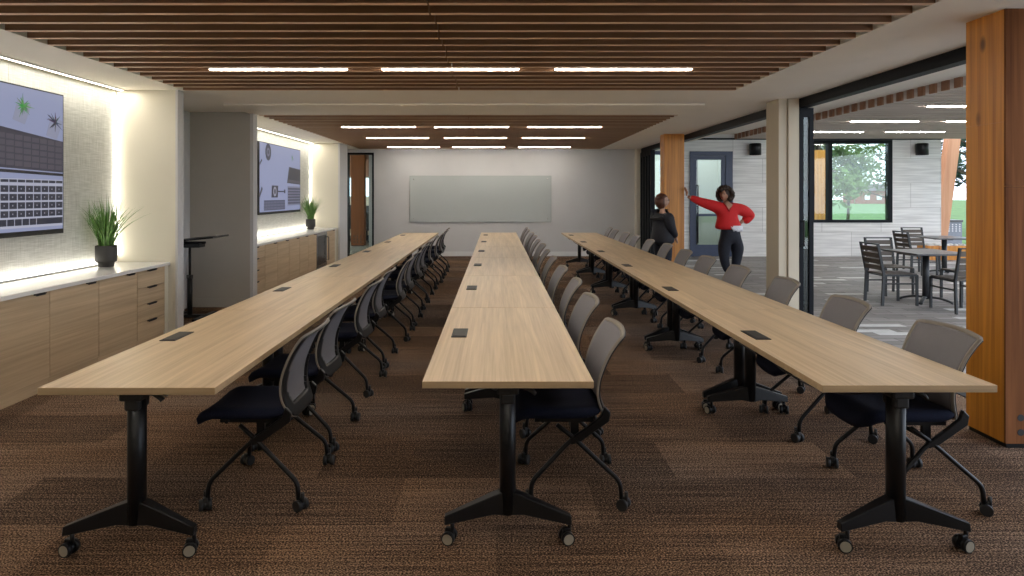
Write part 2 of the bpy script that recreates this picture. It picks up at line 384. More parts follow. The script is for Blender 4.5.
# folded glass wall leaves
def leaf_stack(x0, y0, n, label, dy, w=.72, rz=0.):
    t = thing('folding_glass_wall_stack', label, 'folding door', (x0, y0, 0), rz)
    for k in range(n):
        y = k*dy
        obj('panel_frame', B((0, .05, y, y+.042, .01, 2.61), (w-.05, w, y, y+.042, .01, 2.61), (.05, w-.05, y, y+.042, .01, .14), (.05, w-.05, y, y+.042, 2.5, 2.61)), m_frame, t)
        obj('pane', B((.05, w-.05, y+.017, y+.025, .14, 2.5)), m_glass, t)
    bm = bmesh.new(); tube(bm, corner_path([(.03, -.0, .95), (.03, -.05, .95), (.03, -.05, 1.25), (.03, 0, 1.25)], .02), .009)
    obj('handle', bm, m_black, t)
leaf_stack(3.65, 7.60, 4, 'stack of folded black framed glass wall leaves behind the cream pier', .048, .17)
t = thing('folding_glass_wall_stack', 'black framed glass wall leaves folded beside the far white wall', 'folding door', (XR-.06, 14.75, 0))
for k in range(4):
    y = k*.27
    obj('panel_frame', B((0, .10, y, y+.06, .01, 2.61), (0, .10, y+.19, y+.25, .01, 2.61), (0, .1, y+.06, y+.19, .01, .15), (0, .1, y+.06, y+.19, 2.5, 2.61)), m_frame, t)
    obj('pane', B((.045, .055, y+.06, y+.19, .15, 2.5)), m_glass, t)

# ---- glazed opening in far wall to next room
fr = struct('window_1', B((-3.80, -3.76, YF-.03, YF+.16, 0, 2.635), (-3.15, -3.11, YF-.03, YF+.16, 0, 2.635), (-3.76, -3.15, YF-.03, YF+.16, 2.585, 2.635), (-3.76, -3.15, YF-.03, YF+.16, 0, .04)), m_frame)
obj('window_glass', B((-3.76, -3.15, YF+.06, YF+.068, .04, 2.585)), m_glass, fr)
# next room
struct('floor_next_room', B((-9.5, 1.0, YF+.14, 24.3, -.1, 0)), m_pave if False else plain('next_room_carpet', (.16, .15, .12), .95, var=.3, scale=30))
struct('ceiling_next_room', B((-9.5, 1.0, YF+.14, 24.3, 3.0, 3.1)), m_slatend)
struct('wall_next_room', B((-9.5, 1.0, 24.2, 24.3, 0, 1.5), (-9.5, 1.0, 24.2, 24.3, 2.2, 3.0), (-9.6, -9.5, YF+.14, 24.3, 0, 3.0), (1.0, 1.1, YF+.14, 24.3, 0, 3.0)), m_cream)
struct('wall_next_room_wood_band', B((-9.4, .9, 24.1, 24.2, 2.25, 2.95), (-9.4, .9, 19.6, 19.9, 2.65, 2.95)), m_slatend)
struct('wall_next_room_partition', B((-4.02, -3.30, 17.3, 17.38, 0, 2.98)) if False else B((-3.42, -3.2, 17.0, 17.1, 0, 2.98)), m_taupe)
struct('window_next_room', B((-9.4, .9, 24.22, 24.24, 1.5, 2.2)), m_glass)
def desk(x, y, label):
    t = thing('office_desk', label, 'desk', (x, y, 0), 0)
    obj('desktop', B((-.7, .7, -.35, .35, .71, .74), bev=.004), m_white, t)
    for s in (-1, 1): obj('leg', B((s*.66-.02, s*.66+.02, -.3, .3, 0, .71)), m_black, t)
    obj('modesty_panel', B((-.64, .64, .28, .3, .2, .71)), m_cab, t)
    return t
def monitor(x, y, z, label):
    t = thing('desktop_monitor', label, 'monitor', (x, y, z), 0)
    bm = B((-.28, .28, -.02, .0, .12, .46), bev=.004); obj('screen', bm, m_blackmat, t)
    bm = bmesh.new(); cyl(bm, (0, .01, .01), (0, .01, .2), .018); box(bm, -.1, .1, -.08, .1, 0, .012); obj('stand', bm, m_chrome, t)
def office_chair(x, y, label):
    t = thing('office_chair', label, 'chair', (x, y, 0), .3)
    bm = B((-.24, .24, -.22, .24, .42, .5), bev=.03); obj('seat', bm, m_blackmat, t)
    bm = B((-.22, .22, -.26, -.2, .52, 1.0), bev=.03); obj('backrest', bm, m_blackmat, t)
    bm = bmesh.new(); cyl(bm, (0, 0, .08), (0, 0, .43), .025)
    for k in range(5):
        a = k*2*PI/5; cyl(bm, (0, 0, .1), (.26*math.cos(a), .26*math.sin(a), .05), .018); blob(bm, (.26*math.cos(a), .26*math.sin(a), .027), (.027, .027, .027), 1)
    box(bm, -.02, .02, -.25, -.1, .41, .6)
    obj('base', bm, m_black, t)
desk(-5.1, 22.2, 'white office desk seen through the glazed opening, left of the brown column'); monitor(-5.05, 22.3, .74, 'dark monitor on the desk left of the brown column')
desk(-4.0, 21.0, 'white office desk seen through the glazed opening, right of the brown column'); monitor(-4.15, 21.05, .74, 'dark monitor on the desk right of the brown column')
office_chair(-5.0, 21.3, 'black office chair left of the brown column in the next room')
office_chair(-4.15, 20.3, 'black office chair right of the brown column in the next room')
t = thing('timber_column', 'brown timber column with bolt holes seen through the glazed opening', 'column', (-4.22, 19.4, 0))
obj('post', B((-.2, .2, -.15, .15, .02, 3.0), bev=.008), m_fir_brown, t); obj('base_plate', B((-.19, .19, -.14, .14, 0, .02)), m_black, t)
for i in range(3):
    for j in range(3):
        bm = bmesh.new(); cyl(bm, (-.1+.1*i, -.154, .12+.09*j), (-.1+.1*i, -.145, .12+.09*j), .022); obj('bolt', bm, m_black, t)
def pendant_lamp(x, y, z, w, label, cat='lamp', s=None, name='linear_ceiling_light', d=.042, group=None, mat=None):
    t = thing(name, label, cat, (x, y, z), 0, group)
    obj('housing', B((-w/2-.01, w/2+.01, -d/2-.008, d/2+.008, .004, .05)), m_white, t)
    bm = B((-w/2, w/2, -d/2, d/2, -.004, .004)); obj('diffuser', bm, mat or m_strip, t)
    return t
for (x, y, l) in ((-4.9, 20.8, 'beyond the brown column'), (-4.3, 22.6, 'at its far end'), (-6, 18.6, 'nearest its left wall'), (-2.2, 18.6, 'behind the far white wall'), (-6.2, 22.6, 'in its far left corner')):
    pendant_lamp(x, y, 2.93, 1.27, 'added fill light brightening the next room, ' + l, d=.12)  # lamps added only to brighten the next room

# ---- room lights
cols = [(-2.0, 'left'), (-.42, 'centre'), (1.17, 'right')]
rows = [(1.0, None), (3.4, None), (5.81, 'in the near slatted ceiling'), (10.77, 'in the first row of the far slatted ceiling'), (12.85, 'in the middle row of the far slatted ceiling'), (15.36, 'in the last row next to the far white wall'), (-1.4, None)]
for y, rl in rows:
    for x, cl in cols:
        pendant_lamp(x, y, ZC-.002, 1.25, '%s linear ceiling light %s' % (cl, rl or ('above the camera' if y > 2 else 'behind the camera, row at %s' % ('the back' if y < 0 else 'the middle'))), group='linear ceiling lights')

# ------------------------------------------------------------------ niches: fabric panel, leds, counters, tv
def niche(y0, y1, x_front, nm):
    # panel, in vertical widths with a seam
    bm = bmesh.new(); y = y1-.035
    k = 0
    while y > y0+.02:
        ya = max(y-1.52, y0+.02); box(bm, XL+.005, XL+.03, ya+.002, y, .84, ZC-.035); y = ya; k += 1
    struct('wall_panel_'+nm, bm, m_fabric)
    def strip(name, x0, x1, ya, yb, z0, z1, loc, rot, sx, sy, e, label):
        t = thing('led_strip', label, 'light strip', (0, 0, 0))
        obj('channel', B((x0, x1, ya, yb, z0, z1)), m_white, t)
        L = bpy.data.lights.new('led_light', 'AREA'); L.shape = 'RECTANGLE'; L.size = sx; L.size_y = sy; L.energy = e; L.color = (1, .94, .82)
        o = bpy.data.objects.new('led_light', L); C.objects.link(o); o.parent = t; o.location = loc; o.rotation_euler = rot
        return t
    ln = y1-y0-.1; yc = (y0+y1)/2
    a = strip('top', XL+.075, XL+.11, y0+.04, y1-.02, ZC-.012, ZC, (XL+.19, yc, ZC-.02), (0, 0, 0), .05, ln, 3.0*ln, 'thin led strip along the ceiling above the %s fabric wall' % nm)
    obj('diffuser', B((XL+.08, XL+.105, y0+.05, y1-.03, ZC-.016, ZC-.012)), m_led, a)
    b = strip('side', XL+.032, XL+.045, y1-.02, y1-.001, .9, ZC-.02, (XL+.055, y1-.03, 1.78), (0, PI/2+.0, .45), 1.75, .02, 3.4, 'upright led strip in the corner at the far end of the %s fabric wall' % nm)
    obj('diffuser', B((XL+.045, XL+.05, y1-.018, y1-.006, .92, ZC-.03)), m_led, b)
    c = strip('low', XL+.03, XL+.055, y0+.04, y1-.04, .832, .845, (XL+.06, yc, .86), (0, PI-.2, 0), .05, ln, 1.1*ln, 'thin led strip where the counter meets the %s fabric wall' % nm)
    obj('diffuser', B((XL+.033, XL+.052, y0+.05, y1-.05, .845, .849)), m_led, c)
niche(2.6, 6.95, -3.58, 'near')
niche(8.96, 14.16, -3.56, 'far')
def worktop(y0, y1, xf, label):
    tag(obj('worktop', B((XL+.001, xf+.03, y0, y1, .795, .83), bev=.003), m_counter), label, 'countertop')
worktop(2.61, 6.945, -3.61, 'long white worktop on the near oak cabinets')
worktop(8.985, 14.135, -3.58, 'long white worktop on the far oak cabinets')
def pull(bm, x, y, z, w=.14):
    box(bm, x, x+.022, y-w/2, y+w/2, z-.004, z+.004); box(bm, x+.018, x+.022, y-w/2+.01, y+w/2-.01, z-.012, z)
def cabinet(y0, y1, xf, kind, label, group, n=1):
    t = thing('base_cabinet', label, 'cabinet', (xf, (y0+y1)/2, 0), 0, group); w = (y1-y0)
    obj('carcass', B((XL-xf+.002, -.02, -w/2+.001, w/2-.001, .095, .795)), m_cab, t)
    obj('plinth', B((XL-xf+.01, -.012, -w/2+.001, w/2-.001, 0, .095)), m_cab, t)
    if kind == 'drawers':
        for k in range(4):
            z0 = .1+k*.1735; o = obj('drawer_front', B((-.02, 0, -w/2+.004, w/2-.004, z0, z0+.1695)), m_cab, t)
            bm = bmesh.new(); pull(bm, -.004, .0, z0+.1655, .16); obj('handle', bm, m_blackmat, o)
    else:
        for k in range(n):
            a = -w/2+k*w/n; b = a+w/n; o = obj('door', B((-.02, 0, a+.003, b-.003, .1, .791)), m_cab, t)
            bm = bmesh.new(); pull(bm, -.004, b-.12, .787, .12); obj('handle', bm, m_blackmat, o)
    return t
XF = -3.60
for a, b, lab in ((2.62, 3.24, 'oak cabinet with one door outside the picture, against the near pier'), (3.24, 3.86, 'oak cabinet with one door outside the picture, second from the near pier'),
        (3.86, 4.48, 'oak cabinet with one door just outside the left picture edge'), (4.48, 5.10, 'oak door cabinet cut by the left picture edge'),
        (5.10, 5.73, 'second oak door cabinet left of the near drawer stack'), (5.73, 6.34, 'oak door cabinet immediately left of the near drawer stack')):
    cabinet(a, b, XF, 'door', lab, 'near oak cabinets')
cabinet(6.34, 6.87, XF, 'drawers', 'oak cabinet of four drawers at the end of the near worktop', 'near oak cabinets')
obj('cabinet_filler_panel', B((XL+.01, XF, 6.872, 6.94, 0, .795)), m_cream)['kind'] = 'structure'
XF2 = -3.57
cabinet(9.05, 9.77, XF2, 'drawers', 'oak drawer stack at the near end of the far worktop', 'far oak cabinets')
cabinet(9.77, 10.33, XF2, 'door', 'narrow oak door cabinet beside the far drawer stack', 'far oak cabinets')
cabinet(10.33, 11.49, XF2, 'door', 'wide oak cabinet in the middle of the far worktop', 'far oak cabinets', 2)
cabinet(11.49, 12.57, XF2, 'door', 'wide oak cabinet immediately left of the small fridge', 'far oak cabinets', 2)
cabinet(13.37, 14.0, XF2, 'door', 'narrow oak cabinet right of the small fridge', 'far oak cabinets')
obj('cabinet_filler_panel', B((XL+.01, XF2, 14.002, 14.13, 0, .795)), m_cream)['kind'] = 'structure'
t = thing('undercounter_fridge', 'dark glass undercounter fridge between the far oak cabinets', 'fridge', (XF2, 12.97, 0))
obj('body', B((XL-XF2+.01, -.03, -.39, .39, .02, .79)), m_blackmat, t)
d = obj('door', B((-.03, 0, -.385, .385, .09, .785), bev=.004), m_chrome, t)
obj('glass', B((-.004, .003, -.33, .33, .15, .73)), m_steel, d)
bm = bmesh.new(); tube(bm, corner_path([(0, .35, .2), (.045, .35, .2), (.045, .35, .68), (0, .35, .68)], .02), .01); obj('handle', bm, m_chrome, d)
obj('grille', B((-.03, -.01, -.385, .385, .02, .08)), m_black, t)

# ---- screens
E = {}
def em(c, s=.9):
    k = tuple(round(x, 3) for x in c)
    if k not in E:
        E[k] = emis('screen_colour_%d' % len(E), tuple(x*.55 for x in c), s); E[k].node_tree.nodes['Principled BSDF'].inputs['Base Color'].default_value = (.01, .01, .01, 1)
    return E[k]
def tv(y0, y1, z0, z1, label, draw):
    x = XL+.035
    t = thing('wall_screen', label, 'television', (x, (y0+y1)/2, z0)); w = y1-y0; h = z1-z0
    obj('mount', B((-.01, .02, -.3, .3, .3, .9)), m_black, t)
    obj('bezel', B((.02, .072, -w/2, w/2, 0, h), bev=.004), m_blackmat, t)
    s = obj('screen', B((.07, .0735, -w/2+.014, w/2-.014, .045, h-.014)), em((.36, .40, .62), .9), t)
    bm = bmesh.new(); mats = []
    def mi(c):
        m = em(c)
        if m not in mats: mats.append(m)
        return mats.index(m)
    def rect(u0, u1, v0, v1, c, layer=1): box(bm, .0735, .0735+.0006*layer, u0, u1, v0, v1, mi(c))
    def poly(pts, c, layer=1): prism(bm, pts, 'yz', .0735, .0735+.0006*layer, mi(c))
    draw(rect, poly, w, h)
    obj('picture', bm, mats, s)
def draw1(rect, poly, w, h):
    DK = (.05, .045, .07); KEY = (.03, .032, .055); SIL = (.55, .57, .72); KT = (.1, .09, .12)
    L = -w/2+.016; R = w/2-.016
    poly([(L, .63), (R, .57), (R, .86), (R-.75, .93), (L, .93)], DK)
    for r in range(5):
        for k in range(22):
            u = R-.06-k*.098; v = .835-r*.056+(.0+k*.0035)
            if u-.028 > L and v < .9: rect(u-.043, u+.043, v-.021, v+.021, KT, 2)
    poly([(L, .585), (R, .535), (R, .56), (L, .615)], (.02, .02, .03), 2)
    rect(L, R, .075, .50, SIL)
    for r in range(6):
        hh = .012 if r == 0 else .028; v = .465-(r*.072 if r else 0)+(.015 if r == 0 else .02)
        u = R-.006
        if r == 5:
            for wd in (.34, .085, .085, .085, .085, .34, .3, .3, .3):
                if u-wd > L: rect(u-wd+.008, u, v-hh, v+hh, KEY, 2); u -= wd
        else:
            k = 0; first = (0, .05, .0, .035, .06, 0)[r]; u += first*.0
            wd = .094
            while u-wd > L:
                w2 = wd*(1.6 if (k % 11) == 9+(r % 2) else 1)
                if u-w2 < L: break
                rect(u-w2+.009, u-.001, v-hh, v+hh, KEY, 2)
                if w2 == wd and r: rect(u-.052, u-.043, v-.006, v+.006, (.5, .5, .6), 3)
                u -= w2; k += 1
    # two small air plants in wire frames
    for cu, cv, col, n in ((R-.50, 1.13, (.10, .30, .10), 26), (R-.10, 1.03, (.06, .07, .10), 22), (R-1.5, 1.1, (.10, .30, .10), 24)):
        poly([(cu-.12, cv-.13), (cu+.02, cv-.16), (cu+.1, cv+.02), (cu-.06, cv+.05)], (.34, .36, .50), 1)
        rr = random.Random(int(cu*100))
        for k in range(n):
            a = rr.uniform(0, 2*PI); l = rr.uniform(.06, .14); c, s = math.cos(a), math.sin(a)
            cl = tuple(x*rr.uniform(.6, 1.4) for x in col)
            cl = tuple(round(x, 1) if False else round(x*20)/20 for x in cl)
            tu, tv_ = cu+c*l, min(cv+s*l*.8, h-.02); tu = min(tu, R-.002)
            poly([(cu-s*.009, cv+c*.009), (tu, tv_), (cu+s*.009, cv-c*.009)], cl, 2+(k % 3))
    poly([(-.9, 1.05), (-.2, 1.02), (-.25, 1.2), (-.8, 1.2)], (.6, .62, .7), 1)
def draw2(rect, poly, w, h):
    L = -w/2+.016; R = w/2-.016
    rect(L, R, .05, h-.018, (.36, .40, .62), .5)
    def circ(u, v, r, c, l): poly([(u+r*math.cos(a*PI/12), v+r*1.05*math.sin(a*PI/12)) for a in range(24)], c, l)
    circ(-.72, h-.165, .145, (.04, .045, .08), 1); circ(-.72, h-.165, .075, (.22, .22, .32), 2); circ(-.72, h-.165, .04, (.06, .06, .1), 3)
    poly([(.30, .58), (R, .56), (R, .87), (.42, .90)], (.05, .05, .07), 1); poly([(.35, .60), (R, .58), (R, .63), (.37, .65)], (.12, .11, .14), 2)
    rect(.33, R, .14, .52, (.25, .26, .38), 1)
    for k in range(6): rect(.35, R-.02, .17+k*.056, .205+k*.056, (.07, .07, .12), 2)
    rect(-.93, .18, .07, .25, (.07, .075, .13), 1)
    for r in range(3):
        for k in range(14): rect(-.91+k*.077, -.85+k*.077, .085+r*.053, .125+r*.053, (.17, .18, .28), 2)
    poly([(-.56, .30), (-.22, .30), (-.20, .52), (-.54, .52)], (.05, .05, .08), 1); circ(-.38, .41, .085, (.4, .4, .5), 2); circ(-.38, .41, .05, (.08, .08, .12), 3)
    rect(-.22, .18, .40, .425, (.05, .05, .08), 1); rect(.12, .2, .38, .45, (.05, .05, .08), 1)
    poly([(L, .86), (L+.12, .95), (L+.09, .98), (L, .91)], (.03, .03, .05), 1); poly([(L, .30), (L+.14, .45), (L+.10, .5), (L, .38)], (.03, .03, .05), 1)
    for k in range(12):
        a = k*PI/6; poly([(.62, 1.08), (.62+.09*math.cos(a), 1.08+.08*math.sin(a)), (.635, 1.09)], (.12, .3, .12), 1)
tv(3.68, 5.97, 1.206, 2.51, 'large wall screen at left edge showing laptops and keyboards', draw1)
tv(10.90, 13.19, 1.215, 2.495, 'wall screen in the far niche showing gadgets on pale desk', draw2)

# ---- potted grass plants
def plant(x, y, label, seed):
    t = thing('potted_grass_plant', label, 'plant', (x, y, .8302), 0, 'potted grasses on the worktops'); rr = random.Random(seed)
    bm = bmesh.new(); lathe(bm, [(0, 0), (.066, 0), (.072, .006), (.074, .045), (.094, .055), (.100, .068), (.100, .215), (.092, .22), (.088, .2), (.0, .2)], 32); obj('pot', bm, m_pot, t)
    bm = bmesh.new(); lathe(bm, [(.089, .196), (.05, .204), (0, .206)], 24); obj('soil', bm, m_soil, t)
    bm = bmesh.new()
    for k in range(300):
        a = rr.uniform(0, 2*PI); r0 = rr.uniform(0, .065); L = rr.uniform(.30, .58); lean = rr.uniform(.02, .50)*(1 if rr.random() < .8 else 1.5)
        p = Vector((r0*math.cos(a), r0*math.sin(a), .19)); w = rr.uniform(.0035, .007); side = Vector((-math.sin(a), math.cos(a), 0)); side = (side+Vector((rr.uniform(-1, 1), rr.uniform(-1, 1), 0))*.8).normalized()
        prev = None; out = Vector((math.cos(a), math.sin(a), 0))
        for s in range(7):
            u = s/6; q = p+out*(lean*L*(u**1.6)*1.2)+Vector((0, 0, L*u*(1-.22*lean*u*2))); 
            q.x = max(q.x, XL+.05-x)
            ww = w*(1-u**2)+.0004
            pr = (bm.verts.new(q-side*ww), bm.verts.new(q+side*ww))
            if prev: bm.faces.new((prev[0], prev[1], pr[1], pr[0]))
            prev = pr
    obj('foliage', bm, m_leaf, t)
plant(-3.99, 6.47, 'potted grass in a charcoal pot on the near worktop', 3)
plant(-3.93, 13.40, 'potted grass in a charcoal pot on the far worktop above the fridge', 5)

# ---- tilting lectern table in the alcove
t = thing('tilting_side_table', 'black height adjustable tilting table on a pole in the alcove', 'side table', (-3.885, 8.02, 0), .0)
bm = B((-.22, -.16, -.28, .28, .012, .04), (.16, .22, -.28, .28, .012, .04), (-.2, .2, -.03, .03, .015, .05)); obj('base', bm, m_black, t)
bm = bmesh.new(); cyl(bm, (0, 0, .04), (0, 0, .52), .032); cyl(bm, (0, 0, .5), (0, 0, .93), .016); obj('pole', bm, m_black, t)
bm = bmesh.new(); cyl(bm, (-.01, -.03, .53), (.05, -.07, .53), .014); cyl(bm, (0, 0, .505), (0, 0, .55), .038); obj('knob', bm, m_blackmat, t)
bm = B((-.34, .40, -.24, .24, -.012, .012), bev=.006); T(bm, bm.verts, Matrix.Translation((0, 0, 1.0)) @ Matrix.Rotation(-.10, 4, 'Y')); obj('table_top', bm, m_black, t)
bm = B((-.12, .16, -.08, .08, .90, .955), (-.28, .2, -.02, .02, .945, .975), bev=.008); obj('tilt_bracket', bm, m_blackmat, t)

# ---- glass whiteboard
t = thing('glass_whiteboard', 'wide glass whiteboard on the far white wall', 'whiteboard', (-.395, YF, .87))
obj('glass_panel', B((-1.795, 1.795, -.028, -.02, 0, 1.17), bev=.001), m_board, t)
obj('glass_edge', B((-1.80, 1.80, -.027, -.021, -.004, 1.174)), m_boardedge, t)
for x in (-1.7, 1.7):
    for z in (.08, 1.09):
        bm = bmesh.new(); cyl(bm, (x, -.031, z), (x, 0, z), .010); obj('standoff', bm, m_chrome, t)
# wall outlet below
t = thing('wall_outlet', 'white outlet plate on the far wall behind the right table row', 'outlet', (.92, YF, .38)); obj('plate', B((-.06, .06, -.008, 0, -.06, .06), bev=.002), m_white, t); obj('socket', B((-.02, .02, -.010, -.007, -.03, .03)), m_hub, t)

# ---- timber columns in the room
def column(x0, x1, y0, y1, label, bolts, seam=None):
    t = thing('timber_column', label, 'column', ((x0+x1)/2, (y0+y1)/2, 0)); w = (x1-x0)/2; d = (y1-y0)/2
    obj('base_plate', B((-w+.012, w-.012, -d+.012, d-.012, 0, .03)), m_black, t)
    if seam:
        obj('post', B((-w, w, -d+.014, d, .03, seam-.0015), (-w, w, -d+.014, d, seam+.0015, ZC), (-w+.005, w-.005, -d+.02, d-.005, seam-.01, seam+.01), bev=.0), m_fir, t)
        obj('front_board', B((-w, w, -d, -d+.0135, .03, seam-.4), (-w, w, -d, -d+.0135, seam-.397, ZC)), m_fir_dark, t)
    else: obj('post', B((-w, w, -d, d, .03, ZC), bev=.004), m_fir, t)
    for (x, z) in bolts:
        bm = bmesh.new(); cyl(bm, (x, -d-.002, z), (x, -d+.004, z), .021, n=20); obj('bolt_hole', bm, m_blackmat, t)
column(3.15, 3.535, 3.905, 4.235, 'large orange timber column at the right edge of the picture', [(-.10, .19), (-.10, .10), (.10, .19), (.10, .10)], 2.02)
column(3.195, 3.575, 12.0, 12.3, 'orange timber column the person in red leans on', [(-.1, .19), (-.1, .1), (.1, .19), (.1, .1)])

# ------------------------------------------------------------------ training tables
def castor(bm, x, y, rot=0., r=.03, hubs=True, stem=.1):
    """twin wheel castor, wheel axis along local y before rot; black mi 0, hub mi 1"""
    M = Matrix.Translation((x, y, 0)) @ Matrix.Rotation(rot, 4, 'Z')
    vs = []
    for s in (-1, 1):
        vs += cyl(bm, (0, s*.010, r), (0, s*.030, r), r, n=20)
        if hubs:
            vs += cyl(bm, (0, s*.0301, r), (0, s*.0315, r), r*.8, n=18, mi=1)
    vs += cyl(bm, (0, -.012, r+.002), (0, .012, r+.002), r*.8, n=14)
    vs += box(bm, -.018, .012, -.011, .011, r, r*2+.012, bev=.004)
    vs = [v for v in vs if v.is_valid]
    vs += cyl(bm, (.014, 0, r*1.6), (.014, 0, stem), .009, n=10)
    seen = [v for v in bm.verts if v not in seen_before(bm)]
    T(bm, seen, M)
_sb = {}
def seen_before(bm): return _sb.get(id(bm), set())
def castor_bm(x, y, rot, r=.03, hubs=True, stem=.1):
    bm = bmesh.new(); _sb.clear(); castor(bm, x, y, rot, r, hubs, stem); return bm
def make_table():
    t = thing('training_table', '', 'table', (0, 0, 0), 0, 'wood training tables in three long rows'); L = 1.829; w = .762
    bm = B((-w/2, w/2, -L/2+.0012, L/2-.0012, .709, .74)); bmesh.ops.bevel(bm, geom=bm.edges[:], offset=.0015, segments=1, affect='EDGES')
    for f in bm.faces:
        if abs(f.normal.z) < .5: f.material_index = 1
    obj('table_top', bm, [m_table, m_edge], t)
    for s in (-1, 1):
        yc = s*(L/2-.10)
        bm = bmesh.new()
        prism(bm, [(.037*math.cos(a*PI/10), yc+.045*math.sin(a*PI/10)) for a in range(20)], 'xy', .115, .69)
        for f in bm.faces:
            if abs(f.normal.z) < .5: f.smooth = True
        c = obj('column', bm, m_black, t)
        # foot: two tapering arms
        bm = bmesh.new()
        for q in (-1, 1):
            x0, x1 = q*.02, q*.285; y0, y1 = yc, yc+s*.055
            sec = [(x0, y0, .115, .215, .040), (q*.07, y0+(y1-y0)*.2, .12, .20, .036), (x1, y1, .088, .125, .022)]
            rings = []
            for (x, y, za, zb, hw) in sec:
                rings.append([bm.verts.new(p) for p in ((x, y-hw, za), (x, y+hw, za), (x, y+hw*.75, zb), (x, y-hw*.75, zb))])
            for a, b in zip(rings, rings[1:]):
                for k in range(4): bm.faces.new((a[k], a[(k+1) % 4], b[(k+1) % 4], b[k]))
            bm.faces.new(rings[0]); bm.faces.new(rings[-1])
        bmesh.ops.recalc_face_normals(bm, faces=bm.faces[:]); bmesh.ops.bevel(bm, geom=bm.edges[:], offset=.003, segments=1, affect='EDGES')
        f_ = obj('foot', bm, m_black, c)
        for q in (-1, 1):
            castor_o = obj('castor', castor_bm(q*.264, yc+s*.055, PI/2*0+.0+(.25*q if s < 0 else 1.2*q), .029, True, .1), [m_black, m_hub], c, label='twin wheel castor with grey hub discs')
        bm = bmesh.new(); box(bm, -.05, .05, yc-.06, yc+.06, .665, .70, bev=.01); box(bm, -.032, .032, yc-.05, yc+.05, .62, .67, bev=.01)
        obj('hinge_bracket', bm, m_blackmat, t)
        bm = bmesh.new(); tube(bm, smooth_path([(.03, yc, .68), (.07, yc-.01, .69), (.11, yc-.02, .675), (.125, yc-.02, .66)]), .009, flat=1.6); obj('tilt_lever', bm, m_hub if False else m_blackmat, t)
    bm = B((-.03, .03, -L/2+.2, L/2-.2, .672, .709), bev=.004); obj('support_beam', bm, m_black, t)
    bm = B((-.315, -.225, -.05, .18, .7398, .7445), bev=.002); p = obj('power_module', bm, m_blackmat, t)
    obj('module_lid', B((-.305, -.235, -.035, .165, .7440, .7465), bev=.001), plain('module_lid_brown', (.022, .018, .015), .55), p)
    obj('power_tray', B((-.32, -.22, -.06, .19, .66, .709), bev=.006), m_blackmat, t)
    bm = bmesh.new()
    tube(bm, smooth_path([(-.27, -.05, .675), (-.22, -.25, .60), (-.12, -.55, .62), (-.04, -.74, .66)], 6), .004, 6)
    tube(bm, smooth_path([(-.25, -.05, .675), (-.17, -.22, .57), (-.06, -.45, .56), (.04, -.70, .65)], 6), .0035, 6)
    obj('power_cable', bm, m_blackmat, t)
    return t
proto_table = make_table(); used = False
Y0 = 2.755; LT = 1.832
rowsx = [('left', -1.592, -.006), ('centre', .054, .001), ('right', 1.80, 0.)]
tord = ['nearest the camera', 'second from the camera', 'third from the camera', 'third from the far end', 'second from the far end', 'nearest the far wall']
for rn, x, dr in rowsx:
    for k in range(6):
        y = {'left': 2.712, 'centre': 2.803, 'right': 2.745}[rn]+LT*(k+.5); lab = 'pale wood training table on black castor legs, %s row, %s' % (rn, tord[k])
        if not used: proto_table.location = (x, y, 0); proto_table['label'] = lab; o = proto_table; used = True
        else: o = dup(proto_table, (x, y, 0), 0, lab)
        o.location.x += dr*k
        if True:
            for ch in o.children:
                if ch.name.split('.')[0] in ('column', 'hinge_bracket', 'tilt_lever'): ch.location.x = -.008 if rn == 'left' else .0
        o.rotation_euler.z = -dr/LT*1.0

